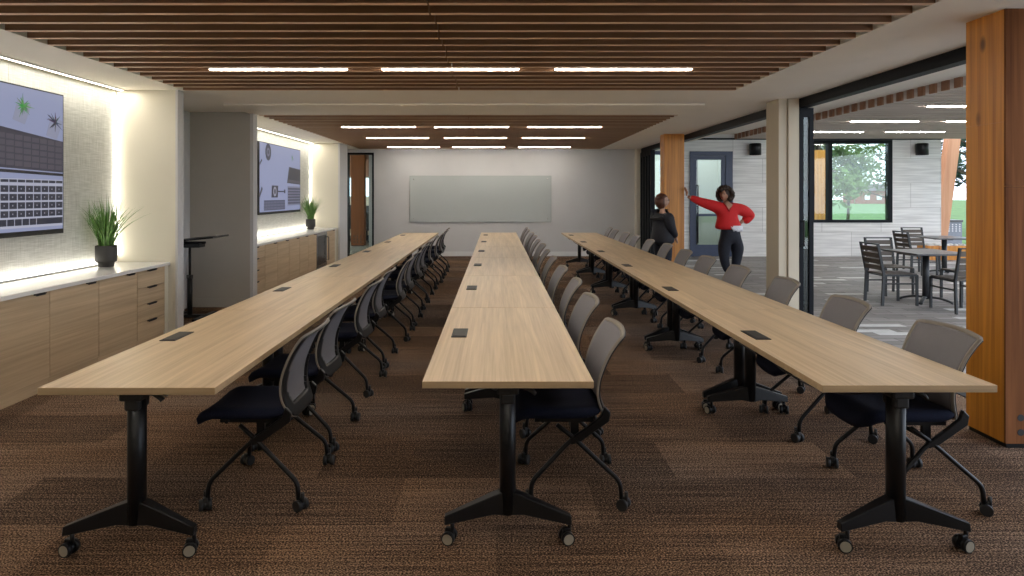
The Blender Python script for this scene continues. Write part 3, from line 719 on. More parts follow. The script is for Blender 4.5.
# ------------------------------------------------------------------ training chairs (facing -x)
PRO = [(.165, .42), (.130, .50), (.118, .57), (.128, .65), (.165, .75), (.205, .82), (.242, .868)]
PS = smooth_path([(a, 0, b) for a, b in PRO], 5)
def back_pt(u, v, off=0.):
    """u -1..1 across (y), v 0..1 up"""
    i = v*(len(PS)-1); k = min(int(i), len(PS)-2); p = PS[k].lerp(PS[k+1], i-k)
    d = (PS[k+1]-PS[k]).normalized(); nrm = Vector((d.z, 0, -d.x))
    hw = .205+.035*v-.02*(1-v)**3
    cv = .035*(1-u*u)*(.35+.65*v)     # centre pushed back
    dip = -.012*u*u*v
    return Vector((p.x+cv, u*hw, p.z+dip))+nrm*off
def back_shell(vals_u, vals_v, off0, off1, inside, mi=0):
    pass
def make_chair():
    t = thing('training_chair', '', 'chair', (0, 0, 0), 0, 'mesh back training chairs')
    # seat
    bm = bmesh.new(); NU, NV = 16, 12; top = {}; bot = {}
    for i in range(NU+1):
        for j in range(NV+1):
            u = i/NU; v = j/NV*2-1; x = -.335+u*.49
            hw = .235*(1-.10*abs(u-.45)**2*2)
            r = .0; 
            # round the plan corners
            cx = min(u, 1-u)*.49; 
            if cx < .07: hw -= .07*(1-math.sqrt(max(0, 1-((.07-cx)/.07)**2)))
            y = v*hw
            z = .478+.012*v*v-.010*(1-v*v)*math.sin(PI*u)
            z -= .055*max(0, (.22-u)/.22)**2
            e = max(abs(v)**10, (2*u-1)**14)*.022
            top[i, j] = bm.verts.new((x, y, z-e)); bot[i, j] = bm.verts.new((x+.01*(.5-u), y*.96, z-.062+e*.4+(.02 if u > .8 else 0)*(u-.8)*5))
    for i in range(NU):
        for j in range(NV):
            bm.faces.new((top[i, j], top[i+1, j], top[i+1, j+1], top[i, j+1])); bm.faces.new((bot[i, j], bot[i, j+1], bot[i+1, j+1], bot[i+1, j]))
    for i in range(NU):
        bm.faces.new((top[i, 0], bot[i, 0], bot[i+1, 0], top[i+1, 0])); bm.faces.new((top[i, NV], top[i+1, NV], bot[i+1, NV], bot[i, NV]))
    for j in range(NV):
        bm.faces.new((top[0, j], top[0, j+1], bot[0, j+1], bot[0, j])); bm.faces.new((top[NU, j], bot[NU, j], bot[NU, j+1], top[NU, j+1]))
    bmesh.ops.recalc_face_normals(bm, faces=bm.faces[:])
    for f in bm.faces: f.smooth = True
    obj('seat', bm, m_seat, t)
    # backrest: one grid, cells sorted into frame and mesh
    NU, NV = 28, 28
    def uv(i, j):
        u = i/NU*2-1; v = j/NV
        # superellipse-ish rounded outline
        return u, v
    def cell(u, v):   # distance inside the outline
        return u, v
    def rr_(u, v, rad_u=.08, rad_v=.05):   # map the square to a rounded rectangle
        lim = 1.
        if v > 1-rad_v: lim = 1-rad_u*(1-math.sqrt(max(0, 1-((v-(1-rad_v))/rad_v)**2)))
        if v < .22: lim = 1-.30*(1-math.sqrt(max(0, 1-((.22-v)/.22)**2)))
        return u*lim, v
    def grid(sel, o0, o1, mats, name, parent, rim=False):
        bm = bmesh.new(); A = {}; Bq = {}
        for i in range(NU+1):
            for j in range(NV+1):
                u, v = rr_(*uv(i, j)); A[i, j] = back_pt(u, v, o0); Bq[i, j] = back_pt(u, v, o1)
        VA = {}; VB = {}
        def g(D, S, k):
            if k not in D: D[k] = bm.verts.new(S[k])
            return D[k]
        cells = [(i, j) for i in range(NU) for j in range(NV) if sel(i, j)]; cs = set(cells)
        for i, j in cells:
            q = [(i, j), (i+1, j), (i+1, j+1), (i, j+1)]
            bm.faces.new([g(VA, A, k) for k in q]).smooth = True; bm.faces.new([g(VB, Bq, k) for k in q][::-1]).smooth = True
            for (di, dj, a, b) in ((0, -1, 0, 1), (1, 0, 1, 2), (0, 1, 2, 3), (-1, 0, 3, 0)):
                if (i+di, j+dj) not in cs:
                    bm.faces.new((g(VA, A, q[a]), g(VB, Bq, q[a]), g(VB, Bq, q[b]), g(VA, A, q[b])))
        bmesh.ops.recalc_face_normals(bm, faces=bm.faces[:])
        return obj(name, bm, mats, parent)
    def framecell(i, j):
        e = min(i, NU-1-i); side = 2 if j > 14 else 3
        return e < side or j < 4 or j >= NV-1 or (e < 4 and j < 8) or (e < 5 and j < 6)
    fr = grid(framecell, -.002, .012, m_blackmat, 'back_frame', t)
    grid(lambda i, j: j >= 3 and not (min(i, NU-1-i) < 1 or j >= NV-2), -.007, -.0025, m_mesh, 'back_mesh', t)
    grid(lambda i, j: j >= 3 and (min(i, NU-1-i) < 1 or j >= NV-2), -.0075, -.0025, m_meshrim, 'mesh_border', t)
    # outline piping
    bm = bmesh.new(); pts = []
    for k in range(0, NV+1): pts.append(back_pt(*rr_(-1, k/NV)))
    for k in range(1, NU): pts.append(back_pt(*rr_(k/NU*2-1, 1)))
    for k in range(NV, -1, -1): pts.append(back_pt(*rr_(1, k/NV)))
    tube(bm, pts, .0055, 6); obj('piping', bm, m_meshrim, fr)
    # side bars from back to crossing, legs, castors
    for s in (-1, 1):
        ys = s*.225
        bm = bmesh.new()
        prism(bm, [(.180, .47), (.150, .50), (.132, .452), (.01, .358), (-.030, .335), (-.018, .308), (.03, .325), (.172, .425)], 'xz', ys-.012, ys+.012)
        bmesh.ops.bevel(bm, geom=bm.edges[:], offset=.004, segments=1, affect='EDGES')
        obj('side_bracket', bm, m_black, t)
        bm = bmesh.new(); tube(bm, corner_path([(.06, ys, .385), (-.03, ys, .32), (-.222, s*.262, .135), (-.226, s*.266, .055)], .045, 6), .0115, 10); lg = obj('leg', bm, m_black, t)
        obj('castor', castor_bm(-.236, s*.266, .5+s*.7+(0 if s > 0 else 2.2), .0275, False, .09), [m_blackmat, m_hub], lg)
        bm = bmesh.new(); tube(bm, corner_path([(-.09, ys*.9, .40), (0, ys, .335), (.222, s*.262, .135), (.226, s*.266, .055)], .045, 6), .0115, 10); lg = obj('leg', bm, m_black, t)
        obj('castor', castor_bm(.238, s*.266, .5+s*1.1, .0275, False, .09), [m_blackmat, m_hub], lg)
    bm = bmesh.new()
    tube(bm, [(.005, -.225, .335), (.005, .225, .335)], .011, 10); tube(bm, [(-.16, -.2, .415), (-.16, .2, .415)], .010, 8)
    for s in (-1, 1): box(bm, -.2, .1, s*.17-.012, s*.17+.012, .405, .425); box(bm, -.015, .025, s*.17-.010, s*.17+.010, .335, .415)
    obj('under_frame', bm, m_black, t)
    return t
proto_chair = make_chair(); used = False
cy_tab = {'left': [3.41, 4.13, 5.18, 5.98, 7.02, 7.80, 8.87, 9.62, 10.70, 11.47, 12.50, 13.28],
          'centre': [3.42, 4.36, 5.22, 6.14, 7.12, 7.98, 8.98, 9.80, 10.82, 11.62, 12.66, 13.42],
          'right': [3.37, 4.27, 5.28, 6.17, 7.14, 8.00, 8.98, 9.84, 10.85, 11.64, 12.66, 13.45]}
offs = {'left': .385, 'centre': .345, 'right': .37}
base = {'left': -1.592, 'centre': .054, 'right': 1.80}
rr = random.Random(4)
for rn in ('left', 'centre', 'right'):
    for k, y in enumerate(cy_tab[rn]):
        x = base[rn]+offs[rn]+(0 if k == 0 else rr.uniform(-.025, .03))+(-.0033*(y-2.75) if rn == 'left' else 0)
        rz = 0 if k == 0 else rr.uniform(-.05, .05)
        lab = 'mesh back chair with navy seat, %s table row, %s' % (rn, ORD[k])
        if not used: proto_chair.location = (x, y, 0); proto_chair['label'] = lab; used = True
        else: dup(proto_chair, (x, y, 0), rz, lab)

# ------------------------------------------------------------------ lobby beyond the openings
XW = 11.27; YW = 16.0; ZL = 3.0
struct('floor_lobby', B((XR, 14.2, -3, YW+.12, -.1, 0), (XW+.1, 16.5, YW+.12, 19.0, -.1, 0)), m_paver)
bm = bmesh.new(); rp = random.Random(11)     # scattered pale pavers
seen_p = set()
for k in range(90):
    x = XR+.3+.62*rp.randint(0, 15)+(.31 if k % 2 else 0); y = 6.0+.15*rp.randint(0, 64)
    key = (round(x/.31), round(y/.15))
    if any((key[0]+q, key[1]) in seen_p for q in (-1, 0, 1)): continue
    seen_p.add(key); box(bm, x+.01, x+.60, y+.005, y+.145, -.01, .002)
o = obj('pale_paver', bm, m_paver_lt); o['kind'] = 'structure'; o.name = 'floor_pale_pavers'
struct('ceiling_lobby', B((XR+.16, 6.05, 6.0, YW, ZL+.10, ZL+.22), (6.05, 12.8, 6.0, YW+.15, ZL+.16, ZL+.26)), m_ceil)
o = slats('ceiling_slats_lobby', 6.0, YW-.02, 6.07, 12.7, .24, ZL-.02, None, m_slat_daylit, .14, .06)
bm = bmesh.new(); y = YW-.02
while y > 6.2: box(bm, 6.035, 6.068, y-.09, y+.03, ZL-.03, ZL+.10); y -= .24
struct('trim_slat_ends', bm, m_slatend)
# far lobby wall with door and windows
def wallbox(): 
    return B((XR+.1, 3.86, YW, YW+.16, 0, 3.1), (3.86, 4.45, YW, YW+.16, 2.67, 3.1), (4.45, 4.90, YW, YW+.16, 0, 3.1), (4.90, 5.98, YW, YW+.16, 2.66, 3.1), (5.98, 7.98, YW, YW+.16, 0, 3.1),
             (7.98, 10.02, YW, YW+.16, 0, .86), (7.98, 10.02, YW, YW+.16, 2.95, 3.1), (10.02, XW, YW, YW+.16, 0, 3.1))
struct('wall_lobby_far', wallbox(), m_stone)
struct('trim_lobby_head', B((XR+.1, XW, YW-.01, YW, 2.955, 3.0)), m_frame)
w = struct('window_2', B((3.86, 3.93, YW-.02, YW+.12, 0, 2.67), (4.38, 4.45, YW-.02, YW+.12, 0, 2.67), (3.93, 4.38, YW-.02, YW+.12, 0, .12), (3.93, 4.38, YW-.02, YW+.12, 2.58, 2.67)), m_navy); obj('window_glass', B((3.93, 4.38, YW+.05, YW+.058, .12, 2.58)), m_glass, w)
w = struct('window_3', B((7.98, 8.05, YW-.03, YW+.12, .86, 2.95), (9.93, 10.02, YW-.03, YW+.12, .86, 2.95), (8.40, 8.50, YW-.03, YW+.12, .92, 2.88), (8.05, 9.93, YW-.03, YW+.12, .86, .93), (8.05, 9.93, YW-.03, YW+.12, 2.86, 2.95)), m_frame)
obj('window_glass', B((8.05, 9.93, YW+.05, YW+.058, .93, 2.86)), m_glass, w)
d = struct('door_1', B((4.90, 4.99, YW-.04, YW+.12, 0, 2.66), (5.80, 5.98, YW-.04, YW+.12, 0, 2.66), (4.99, 5.80, YW-.04, YW+.12, 2.55, 2.66)), m_navy)
lf = obj('door_leaf', B((4.995, 5.06, YW-.02, YW+.03, .01, 2.545), (5.70, 5.795, YW-.02, YW+.03, .01, 2.545), (5.06, 5.70, YW-.02, YW+.03, .01, .30), (5.06, 5.70, YW-.02, YW+.03, 2.45, 2.545), (5.06, 5.70, YW-.02, YW+.03, 1.02, 1.08)), m_navy, d)
obj('door_glass', B((5.06, 5.70, YW, YW+.008, .30, 2.45)), m_glass, lf)
bm = bmesh.new(); tube(bm, corner_path([(5.09, YW-.02, .35), (5.09, YW-.08, .35), (5.09, YW-.08, 1.8), (5.09, YW-.02, 1.8)], .02), .014); obj('door_handle', bm, m_black, lf)
# vestibule behind the door
struct('wall_vestibule', B((4.55, 4.65, YW+.16, 18.6, 0, 2.9), (6.5, 6.6, YW+.16, 18.6, 0, 2.9), (4.65, 6.5, 18.55, 18.65, 0, 2.9)), plain('vestibule_paint', (.52, .52, .42), .8, var=.02))
struct('floor_vestibule', B((4.55, 6.6, YW+.16, 18.6, -.1, .0)), m_pave)
struct('trim_vestibule', B((5.3, 5.36, 18.5, 18.6, 0, 2.9), (5.84, 5.9, 18.5, 18.6, 0, 2.9), (5.36, 5.84, 18.5, 18.6, 1.0, 1.06)), m_frame)
def sconce(x, label):
    t = thing('cylinder_wall_light', label, 'wall light', (x, YW, 2.68), 0, 'black wall lights in the lobby')
    bm = bmesh.new(); lathe(bm, [(0, .17), (.125, .17), (.14, .155), (.14, -.12), (.13, -.12), (.125, .10), (0, .10)], 28, 0, -.16); obj('shade', bm, m_black, t)
    bm = bmesh.new(); cyl(bm, (0, -.16, -.02), (0, -.16, -.035), .122, n=24); obj('diffuser', bm, emis('sconce_diffuser', (.8, .85, 1), 1.0), t)
    obj('back_plate', B((-.06, .06, -.03, 0, -.06, .1)), m_black, t)
sconce(6.5, 'black cylinder wall light beside the glass lobby door'); sconce(10.68, 'black cylinder wall light right of the lobby window')
for (x, y, w, lb) in ((7.5, 12.2, 1.3, 'above the outdoor tables'), (7.7, 14.25, 1.15, 'near the lobby window, left one'), (9.45, 14.25, 1.3, 'near the lobby window, right one'), (7.55, 10.1, 1.3, 'nearest above the round column'), (9.35, 12.2, 1.3, 'beyond the big timber column'), (7.5, 7.6, 1.3, 'in the near part of lobby ceiling'), (4.95+4.4, 10.1, 1.3, 'right of the near lobby light')):
    lb = lb.replace('nearest above the round column', 'at the near corner by the big timber column')
    pendant_lamp(x, y, ZL-.022, w, 'thin lobby ceiling light %s' % lb, group='lobby ceiling lights', mat=m_stripl)

# outdoor dining chairs (facing +x)
def make_ochair():
    t = thing('slatted_dining_chair', '', 'chair', (0, 0, 0), 0, 'black slatted chairs in the lobby')
    for s in (-1, 1):
        bm = bmesh.new()
        prism(bm, [(-.27, 0), (-.235, 0), (-.215, .44), (-.30, .875), (-.335, .875), (-.25, .44)], 'xz', s*.21-.0125, s*.21+.0125); obj('rear_leg', bm, m_ofurn, t)
        bm = bmesh.new(); prism(bm, [(.22, 0), (.25, 0), (.25, .43), (.215, .43)], 'xz', s*.21-.0125, s*.21+.0125); obj('front_leg', bm, m_ofurn, t)
        obj('side_rail', B((-.24, .24, s*.21-.011, s*.21+.011, .415, .44), (-.24, .235, s*.21-.009, s*.21+.009, .30, .32)), m_ofurn, t)
    bm = bmesh.new()
    for k in range(6): box(bm, -.22+k*.079, -.22+k*.079+.068, -.2, .2, .432, .45)
    obj('seat', bm, m_oslat, t)
    bm = bmesh.new()
    for k in range(4):
        z = .53+k*.088; x = -.222-(z-.44)*.195-.012
        v = box(bm, -.009, .009, -.2, .2, -.034, .034); T(bm, v, Matrix.Translation((x, 0, z)) @ Matrix.Rotation(-.19, 4, 'Y'))
    obj('back_slats', bm, m_oslat, t)
    obj('top_rail', B((-.325, -.298, -.2, .2, .855, .875)), m_ofurn, t)
    return t
oc = make_ochair(); oc['label'] = 'black slatted chair left of the near lobby table, back toward the room'; oc.location = (5.70, 9.12, 0)
dup(oc, (6.22, 9.98, 0), -PI/2, 'black slatted chair on the far side of the near lobby table')
dup(oc, (6.24, 8.53, 0), PI/2, 'black slatted chair at the near side of near lobby table, beside the column')
dup(oc, (7.02, 9.42, 0), PI, 'black slatted chair right of the near lobby table, mostly behind the column')
dup(oc, (7.98, 11.98, 0), 0, 'black slatted chair left of the far lobby table')
dup(oc, (8.80, 13.07, 0), -PI/2, 'black slatted chair on the far side of the far lobby table')
def make_otable():
    t = thing('pedestal_table', '', 'table', (0, 0, 0), 0, 'square pedestal tables in the lobby')
    obj('table_top', B((-.4, .4, -.42, .42, .715, .74), bev=.005), m_otop, t)
    bm = bmesh.new(); cyl(bm, (0, 0, .05), (0, 0, .70), .045, n=20); obj('pedestal', bm, m_ofurn, t)
    bm = B((-.2, .2, -.03, .03, .69, .716), (-.03, .03, -.2, .2, .69, .716)); obj('top_bracket', bm, m_ofurn, t)
    for k in range(4):
        a = k*PI/2+PI/4; bm = bmesh.new(); c, s = math.cos(a), math.sin(a)
        tube(bm, smooth_path([(.02*c, .02*s, .075), (.15*c, .15*s, .075), (.27*c, .27*s, .045), (.33*c, .33*s, .016)], 4), .017, 8, flat=1.6); obj('foot', bm, m_ofurn, t)
    return t
ot = make_otable(); ot.location = (6.27, 9.22, 0); ot['label'] = 'square black pedestal table nearest the timber column in lobby'
dup(ot, (8.76, 12.35, 0), 0, 'square black pedestal table farther back in the lobby')
# low wooden planter with white stones, bins, slanted timber brace
t = thing('wooden_planter', 'low orange wooden planter with pale stones by the lobby wall', 'planter', (10.6, 15.3, 0))
obj('box', B((-.28, .75, -.2, .2, 0, .34), bev=.006), m_fir, t)
bm = bmesh.new()
for k in range(26): blob(bm, (-.2+rp.uniform(0, .88), rp.uniform(-.14, .14), .345), (.06, .05, .045), 1, jit=.3)
o = obj('stones', bm, m_paver_lt, t); o['kind'] = 'stuff'
t = thing('litter_bin', 'grey perforated litter bin beyond the stone wall', 'bin', (12.75, 17.9, 0))
obj('body', B((-.27, .27, -.25, .25, .03, .80), bev=.01), plain('bin_grey', (.22, .24, .28), .5), t)
bm = bmesh.new()
for i in range(5):
    for j in range(4): cyl(bm, (-.2+i*.1, -.255, .55+j*.06), (-.2+i*.1, -.249, .55+j*.06), .018, n=8)
obj('perforation', bm, m_white, t); obj('lid', B((-.29, .29, -.27, .27, .80, .86), bev=.01), m_otop, t)
t = thing('timber_brace', 'leaning orange timber brace beyond the end of the stone wall', 'column', (12.0, 17.3, 0))
bm = bmesh.new(); prism(bm, [(-.05, 0), (.24, 0), (.66, 3.14), (.34, 3.14)], 'xz', -.1, .12); obj('brace', bm, wood('brace_fir', (.62, .33, .18), (.45, .20, .10), axis=2, fine=22, long=1, rough=.6), t)
bm = bmesh.new(); prism(bm, [(-.05, 0), (.16, 0), (.20, 3.14), (.0, 3.14)], 'xz', .15, .4); obj('post', bm, m_fir, t)

# ------------------------------------------------------------------ outdoors
struct('ground_lawn', B((-60, 160, 24.5, 220, -.45, -.30), (14.5, 120, -30, 24.5, -.45, -.30)), m_grass)
struct('ground_pavement', B((1.2, 14.5, YW+.3, 24.5, -.3, -.12)), m_pave)
def tree(x, y, h, r, label, mat, seed, n=1500, trunk=.11):
    t = thing('garden_tree', label, 'tree', (x, y, -.3), 0, 'trees beyond the lobby windows'); rr = random.Random(seed)
    bm = bmesh.new(); tube(bm, smooth_path([(0, 0, 0), (.1, .05, h*.35), (-.05, 0, h*.65), (.05, 0, h*.95)], 3), [trunk*(1-i/13) for i in range(10)], 8)
    cl = []
    for k in range(16):
        a = rr.uniform(0, 2*PI); z = h*rr.uniform(.22, .92); l = r*rr.uniform(.4, 1)*(1.25-z/h)
        e = (l*math.cos(a), l*math.sin(a), z+l*.35); cl.append((e, r*rr.uniform(.28, .5))); tube(bm, [(0, 0, z-.3), (e[0]*.5, e[1]*.5, z), e], [.05, .035, .01], 5)
    obj('trunk', bm, m_bark, t); bm = bmesh.new()
    for k in range(n):
        c, cr_ = rr.choice(cl); d = Vector((rr.gauss(0, 1), rr.gauss(0, 1), rr.gauss(0, .6))); d = d.normalized()*cr_*rr.random()**.4
        p = Vector(c)+d; s = rr.uniform(.08, .20); u = Vector((rr.gauss(0, 1), rr.gauss(0, 1), rr.gauss(0, 1))).normalized(); v = u.orthogonal().normalized()
        bm.faces.new([bm.verts.new(p+u*s), bm.verts.new(p+v*s*.5), bm.verts.new(p-u*s), bm.verts.new(p-v*s*.5)])
    obj('crown', bm, mat, t)
tree(13.8, 27, 7.5, 2.2, 'dense green tree behind the left part of the lobby window', m_tleaf, 1, 4420)
tree(16.8, 34, 8.5, 2.2, 'dark pine seen high in the lobby window', m_tleaf2, 2, 2720)
tree(21.8, 35, 8.0, 2.4, 'loose pale green tree at right of the lobby window', m_tleaf, 3, 2550)
tree(17.0, 40, 5.5, 2.3, 'low bushy tree in the middle of the lobby window', m_tleaf, 6, 3740)
tree(21.5, 28.5, 8.5, 2.2, 'tree seen beyond the end of the stone wall', m_tleaf2, 4, 2890)
tree(27, 34, 9.5, 3, 'taller tree far beyond the litter bin', m_tleaf2, 5, 2000)
tree(6.5, 24.9, 5, 2.4, 'green tree behind the narrow navy window', m_tleaf, 7, 5000)
tree(24.5, 44, 6, 2.5, 'distant round tree near the brick house', m_tleaf, 8, 1500)
t = thing('timber_post', 'orange timber post outside the left pane of the lobby window', 'column', (9.22, 18.0, -.12)); obj('post', B((-.12, .12, -.12, .12, 0, 2.95)), m_fir, t)
t = thing('brick_house', 'distant red brick house seen through the lobby window', 'building', (77, 130, -.3)); obj('wall', B((-4, 4, -3, 3, 0, 2.6)), m_brick, t)
bm = bmesh.new(); prism(bm, [(-3.4, 2.6), (3.4, 2.6), (0, 4.0)], 'yz', -4.3, 4.3); obj('roof', bm, m_roof, t)
for x in (-2.4, 0, 2.4): f = obj('window', B((x-.5, x+.5, -3.05, -3, .8, 1.8)), m_white, t)

# ------------------------------------------------------------------ people
def skin_mesh(verts, edges, radii, sub=2):
    me = bpy.data.meshes.new('tmp'); me.from_pydata([Vector(v) for v in verts], edges, [])
    o = bpy.data.objects.new('tmp', me); C.objects.link(o)
    md = o.modifiers.new('s', 'SKIN'); md.use_smooth_shade = True; md.branch_smoothing = .6
    for i, r in enumerate(radii):
        sv = me.skin_vertices[0].data[i]; sv.radius = (r, r) if isinstance(r, (int, float)) else r; sv.use_root = (i == 0)
    ss = o.modifiers.new('d', 'SUBSURF'); ss.levels = sub; ss.render_levels = sub
    dg = bpy.context.evaluated_depsgraph_get(); dg.update()
    ev = bpy.data.meshes.new_from_object(o.evaluated_get(dg))
    bpy.data.objects.remove(o); return ev
def body_obj(name, parts, mat, parent):
    """parts: list of skin args, or bmesh; merged into one mesh"""
    bm = bmesh.new()
    for p in parts:
        if isinstance(p, bmesh.types.BMesh):
            me = bpy.data.meshes.new('t'); p.to_mesh(me); p.free(); bm.from_mesh(me)
        else: bm.from_mesh(skin_mesh(*p))
    for f in bm.faces: f.smooth = True
    return obj(name, bm, mat, parent)
def chain(pts, rad):
    return (pts, [(i, i+1) for i in range(len(pts)-1)], rad)
def hand(palm, fdir, up, side, s=1.):
    """palm: wrist point; fdir finger direction; side: across the palm"""
    palm, fdir, up, side = Vector(palm), Vector(fdir).normalized(), Vector(up).normalized(), Vector(side).normalized(); out = []
    out.append(chain([palm, palm+fdir*.045*s, palm+fdir*.085*s], [(.024*s, .014*s), (.036*s, .014*s), (.036*s, .012*s)]))
    for k, (o, l) in enumerate(((-.030, .062), (-.010, .075), (.010, .070), (.029, .055))):
        b = palm+fdir*.075*s+side*o*s
        out.append(chain([b, b+fdir*l*.45*s+side*o*.25*s, b+fdir*l*.8*s+up*.008*s+side*o*.4*s, b+fdir*l*s+up*.016*s+side*o*.45*s], [.0095*s, .009*s, .0082*s, .007*s]))
    b = palm+fdir*.03*s-side*.028*s
    out.append(chain([b, b-side*.028*s+fdir*.022*s, b-side*.042*s+fdir*.052*s], [.012*s, .0105*s, .0085*s]))
    return out
def head_bm(c, s=1., yaw=0., tilt=0.):
    """ellipsoid head with brow, nose, jaw, ears; faces -y before yaw"""
    bm = bmesh.new(); g = bmesh.ops.create_icosphere(bm, subdivisions=4, radius=1)
    for v in bm.verts:
        x, y, z = v.co; 
        jaw = max(0, -z); w = .078*(1-.30*jaw**1.5); 
        yy = y*.098*(1-.10*jaw) - .008*jaw*(1 if y < 0 else -1.2)
        zz = z*.118
        if y < -.5:
            yy -= .022*math.exp(-((x/.16)**2))*math.exp(-(((z+.12)/.18)**2))     # nose
            yy += .009*math.exp(-(((abs(x)-.38)/.18)**2))*math.exp(-(((z-.08)/.14)**2)) # eye sockets
            yy -= .007*math.exp(-((x/.30)**2))*math.exp(-(((z+.48)/.08)**2))     # lips
            yy -= .008*math.exp(-((x/.25)**2))*math.exp(-(((z+.85)/.15)**2))     # chin
        v.co = Vector((x*w, yy, zz))
    for sgn in (-1, 1): blob(bm, (sgn*.078, .01, -.005), (.011, .02, .032), 2)
    M = Matrix.Translation(c) @ Matrix.Rotation(yaw, 4, 'Z') @ Matrix.Rotation(tilt, 4, 'X') @ Matrix.Scale(s, 4)
    T(bm, bm.verts, M); return bm, M
def face_bits(M, parent, skin_p):
    bm = bmesh.new()
    for s in (-1, 1): blob(bm, (s*.030, -.087, .008), (.012, .008, .006), 2)
    for s in (-1, 1): box(bm, s*.030-.018, s*.030+.018, -.102, -.088, .024, .029)
    T(bm, bm.verts, M); obj('eyes', bm, m_eye, parent)
    bm = bmesh.new(); blob(bm, (0, -.098, -.056), (.024, .008, .007), 2); T(bm, bm.verts, M); obj('mouth', bm, m_lips, parent)
# --- person in red
P = thing('person', 'person in a red jumper and black trousers leaning a hand on the timber column', 'person', (4.40, 11.88, 0))
hb, HM = head_bm((-.115, -.03, 1.565), 1.0, -.75, 0)
wr = Vector((-.80, .02, 1.535))
torso = ([(0, 0, .92), (-.01, 0, 1.02), (-.03, 0, 1.18), (-.045, 0, 1.31), (-.07, -.005, 1.40), (-.095, -.015, 1.47),
          (-.17, 0, 1.34), (-.25, 0, 1.36), (-.53, .02, 1.43), tuple(wr),
          (.10, 0, 1.33), (.19, 0, 1.32), (.40, .08, 1.20), (.20, .05, 1.02),
          (-.10, 0, .86), (-.17, -.04, .50), (-.03, .0, .10), (.11, 0, .86), (.17, .03, .50), (.11, .04, .10)],
         [(0, 1), (1, 2), (2, 3), (3, 4), (4, 5), (3, 6), (6, 7), (7, 8), (8, 9), (3, 10), (10, 11), (11, 12), (12, 13), (0, 14), (14, 15), (15, 16), (0, 17), (17, 18), (18, 19)],
         [(.15, .11), (.14, .10), (.155, .11), (.13, .09), (.062, .062), (.056, .056), .07, .055, .045, .034, .07, .055, .042, .032, .08, .062, .042, .08, .062, .042])
hand1 = hand(wr+Vector((-.005, 0, .005)), (-.15, .0, 1), (-1, 0, 0), (0, 1, 0), 1.15)
hand2 = hand((.205, .03, 1.02), (-.6, -.25, -.55), (.3, -1, 0), (.5, -.2, -.8), 1.0)
b = body_obj('body', [torso, hb]+hand1+hand2, m_skin, P)
face_bits(HM, b, None)
sweater = ([(-.035, 0, .90), (-.035, 0, .97), (-.045, 0, 1.12), (-.045, 0, 1.25), (-.06, 0, 1.34), (-.19, 0, 1.325), (-.31, .0, 1.355), (-.54, .02, 1.43), (-.755, .02, 1.52),
            (.10, 0, 1.31), (.22, 0, 1.285), (.43, .075, 1.175), (.27, .055, 1.045)],
           [(0, 1), (1, 2), (2, 3), (3, 4), (3, 5), (5, 6), (6, 7), (7, 8), (3, 9), (9, 10), (10, 11), (11, 12)],
           [(.255, .19), (.28, .205), (.265, .20), (.225, .16), (.10, .09), .135, .118, .090, .055, .135, .125, .105, .075])
sw = body_obj('jumper', [sweater], m_red, b)
bm = bmesh.new(); tube(bm, smooth_path([(-.16, -.06, 1.42), (-.115, -.135, 1.34), (-.075, -.160, 1.26)], 4), .010, 6); tube(bm, smooth_path([(.03, -.06, 1.415), (-.03, -.135, 1.34), (-.075, -.160, 1.26)], 4), .010, 6)
obj('collar_rib', bm, plain('dark_red_rib', (.42, .008, .01), .8), sw)
bm = bmesh.new(); prism(bm, [(-.135, 1.40), (.005, 1.395), (-.075, 1.275)], 'xz', -.148, -.10); obj('neck_opening', bm, m_skin, sw)
bm = bmesh.new()
rg = lathe(bm, [(.225, .99), (.235, .94), (.23, .905), (.21, .91)], 36)
for v in bm.verts:
    if v.co.z < .95: v.co.z += .012*math.sin(v.co.x*50)+(.05 if v.co.x < -.02 else -.02)
T(bm, bm.verts, Matrix.Translation((0, 0, 0)) @ Matrix.Diagonal((1, .78, 1, 1)))
obj('shirt_hem', bm, m_shirt, b)
trous = ([(0, 0, 1.0), (0, 0, .90), (.005, 0, .80), (-.095, -.005, .70), (-.115, -.02, .58), (-.130, -.04, .48), (-.11, -.02, .30), (-.035, 0, .10), (.11, 0, .70), (.135, .01, .58), (.155, .03, .48), (.13, .04, .30), (.105, .04, .10)],
         [(0, 1), (1, 2), (2, 3), (3, 4), (4, 5), (5, 6), (6, 7), (2, 8), (8, 9), (9, 10), (10, 11), (11, 12)],
         [(.20, .16), (.255, .195), (.275, .21), .165, .135, .108, .090, .066, .165, .14, .11, .090, .066])
body_obj('trousers', [trous], m_pants, b)
for x, y, a in ((-.035, -.03, -.3), (.12, .0, .25)):
    bm = bmesh.new(); blob(bm, (0, -.045, .04), (.045, .125, .045), 2); box(bm, -.042, .042, -.16, .08, 0, .018, bev=.008); T(bm, bm.verts, Matrix.Translation((x, y, 0)) @ Matrix.Rotation(a, 4, 'Z')); obj('shoe', bm, m_shoe, b)
bm = bmesh.new(); rr = random.Random(9)
for k in range(170):
    a = rr.uniform(0, 2*PI); z = rr.uniform(-.85, 1.)
    d = Vector((math.cos(a)*math.sqrt(max(0, 1-z*z)), math.sin(a)*math.sqrt(max(0, 1-z*z)), z))
    if d.y < -.35 and z < .55: continue
    q = Vector((d.x*.140, d.y*.130+.02, d.z*.135+.008)); blob(bm, q, (.036, .036, .040), 2, jit=.5)
blob(bm, (0, .035, .03), (.110, .112, .125), 3, jit=.15)
T(bm, bm.verts, HM); obj('hair', bm, m_hair, b)
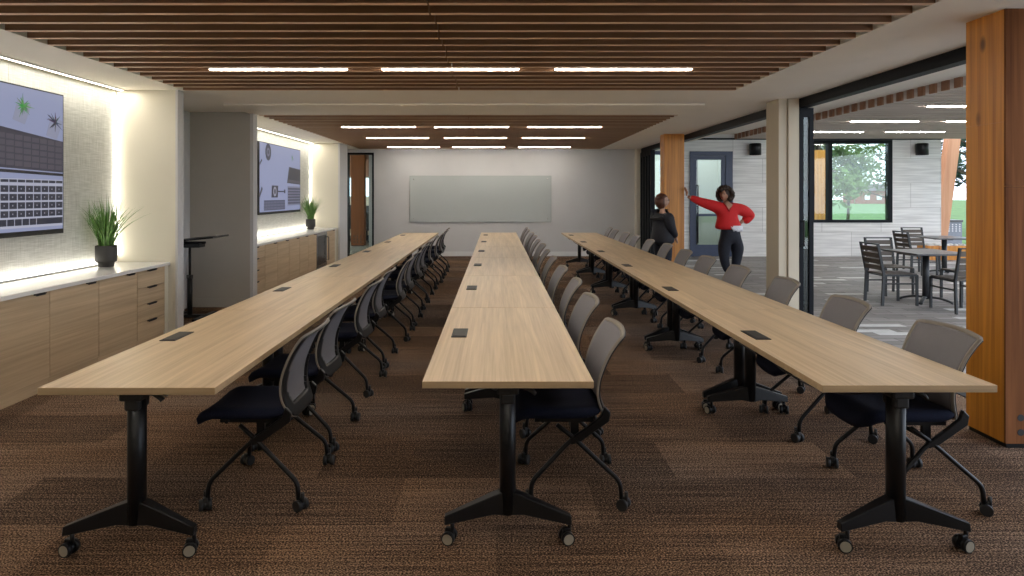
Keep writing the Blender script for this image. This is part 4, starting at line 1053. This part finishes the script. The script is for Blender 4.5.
# --- person in dark jacket, seen over the shoulder, looks right
P = thing('person', 'person in a dark jacket with auburn bob standing by the timber column', 'person', (3.03, 11.50, 0), .45)
hb, HM = head_bm((0.01, 0, 1.455), 1.0, PI/2-.45-.12, .0)
torso = ([(0, 0, .86), (0, 0, .98), (0, 0, 1.12), (0, 0, 1.20), (-.005, 0, 1.27), (-.005, 0, 1.37),
          (-.01, -.10, 1.20), (-.01, -.16, 1.16), (.02, -.22, .97), (.19, -.14, .80),
          (-.01, .10, 1.20), (-.01, .16, 1.16), (.02, .22, .97), (.19, .10, .80),
          (0, -.10, .80), (.01, -.10, .46), (-.02, -.10, .09), (0, .10, .80), (.02, .10, .46), (-.01, .10, .09)],
         [(0, 1), (1, 2), (2, 3), (3, 4), (4, 5), (3, 6), (6, 7), (7, 8), (8, 9), (3, 10), (10, 11), (11, 12), (12, 13), (0, 14), (14, 15), (15, 16), (0, 17), (17, 18), (18, 19)],
         [(.10, .13), (.09, .12), (.09, .12), (.07, .10), .050, .050, .05, .042, .034, .026, .05, .042, .034, .026, .08, .055, .04, .08, .055, .04])
b = body_obj('body', [torso, hb]+hand((.20, -.13, .79), (.45, .5, -.6), (1, 0, 0), (0, .7, .6), .95)+hand((.20, .09, .79), (.45, -.5, -.6), (1, 0, 0), (0, -.7, .6), .95), m_skin2, P)
face_bits(HM, b, None)
jk = ([(0, 0, .64), (0, 0, .78), (0, 0, .96), (-.01, 0, 1.12), (-.015, 0, 1.22), (-.01, -.11, 1.19), (-.015, -.19, 1.13), (.0, -.235, .96), (.17, -.16, .80), (-.01, .11, 1.19), (-.015, .19, 1.13), (.0, .235, .96), (.17, .12, .80), (-.005, 0, 1.31)],
      [(0, 1), (1, 2), (2, 3), (3, 4), (4, 5), (5, 6), (6, 7), (7, 8), (4, 9), (9, 10), (10, 11), (11, 12), (4, 13)],
      [(.21, .25), (.205, .24), (.185, .215), (.18, .21), (.15, .18), .15, .115, .085, .06, .15, .115, .085, .06, .085])
body_obj('jacket', [jk], m_jacket, b)
tr = ([(0, 0, .90), (0, 0, .80), (0, -.09, .70), (.01, -.10, .46), (-.02, -.10, .09), (0, .09, .70), (.02, .10, .46), (-.01, .10, .09)], [(0, 1), (1, 2), (2, 3), (3, 4), (1, 5), (5, 6), (6, 7)],
      [(.15, .19), (.17, .20), .13, .10, .07, .13, .10, .07])
body_obj('trousers', [tr], m_pants, b)
for y in (-.10, .10):
    bm = bmesh.new(); blob(bm, (.045, 0, .04), (.125, .045, .045), 2); box(bm, -.08, .16, -.04, .04, 0, .018, bev=.008); T(bm, bm.verts, Matrix.Translation((-.01, y, 0))); obj('shoe', bm, m_shoe, b)
bm = bmesh.new(); g = bmesh.ops.create_icosphere(bm, subdivisions=4, radius=1)
for v in bm.verts:
    x, y, z = v.co; lo = max(0, -z)
    v.co = Vector((x*(.112+.016*lo), y*(.125)+.028, z*(.14+.02*lo)+.0))
    if y < -.1 and z < .5: v.co.y = max(v.co.y, -.018)
    v.co.x += .004*math.sin(v.co.z*120+v.co.y*60)
for f in bm.faces: f.smooth = True
T(bm, bm.verts, HM); obj('hair', bm, m_hair2, b)
bm = bmesh.new()
for s in (-1, 1):
    tube(bm, [(s*.03+.022*math.cos(a*PI/8), -.108, .008+.017*math.sin(a*PI/8)) for a in range(17)], .002, 5); tube(bm, [(s*.052, -.106, .012), (s*.082, -.03, .014), (s*.082, .02, .008)], .002, 5)
T(bm, bm.verts, HM); obj('glasses', bm, m_black, b)
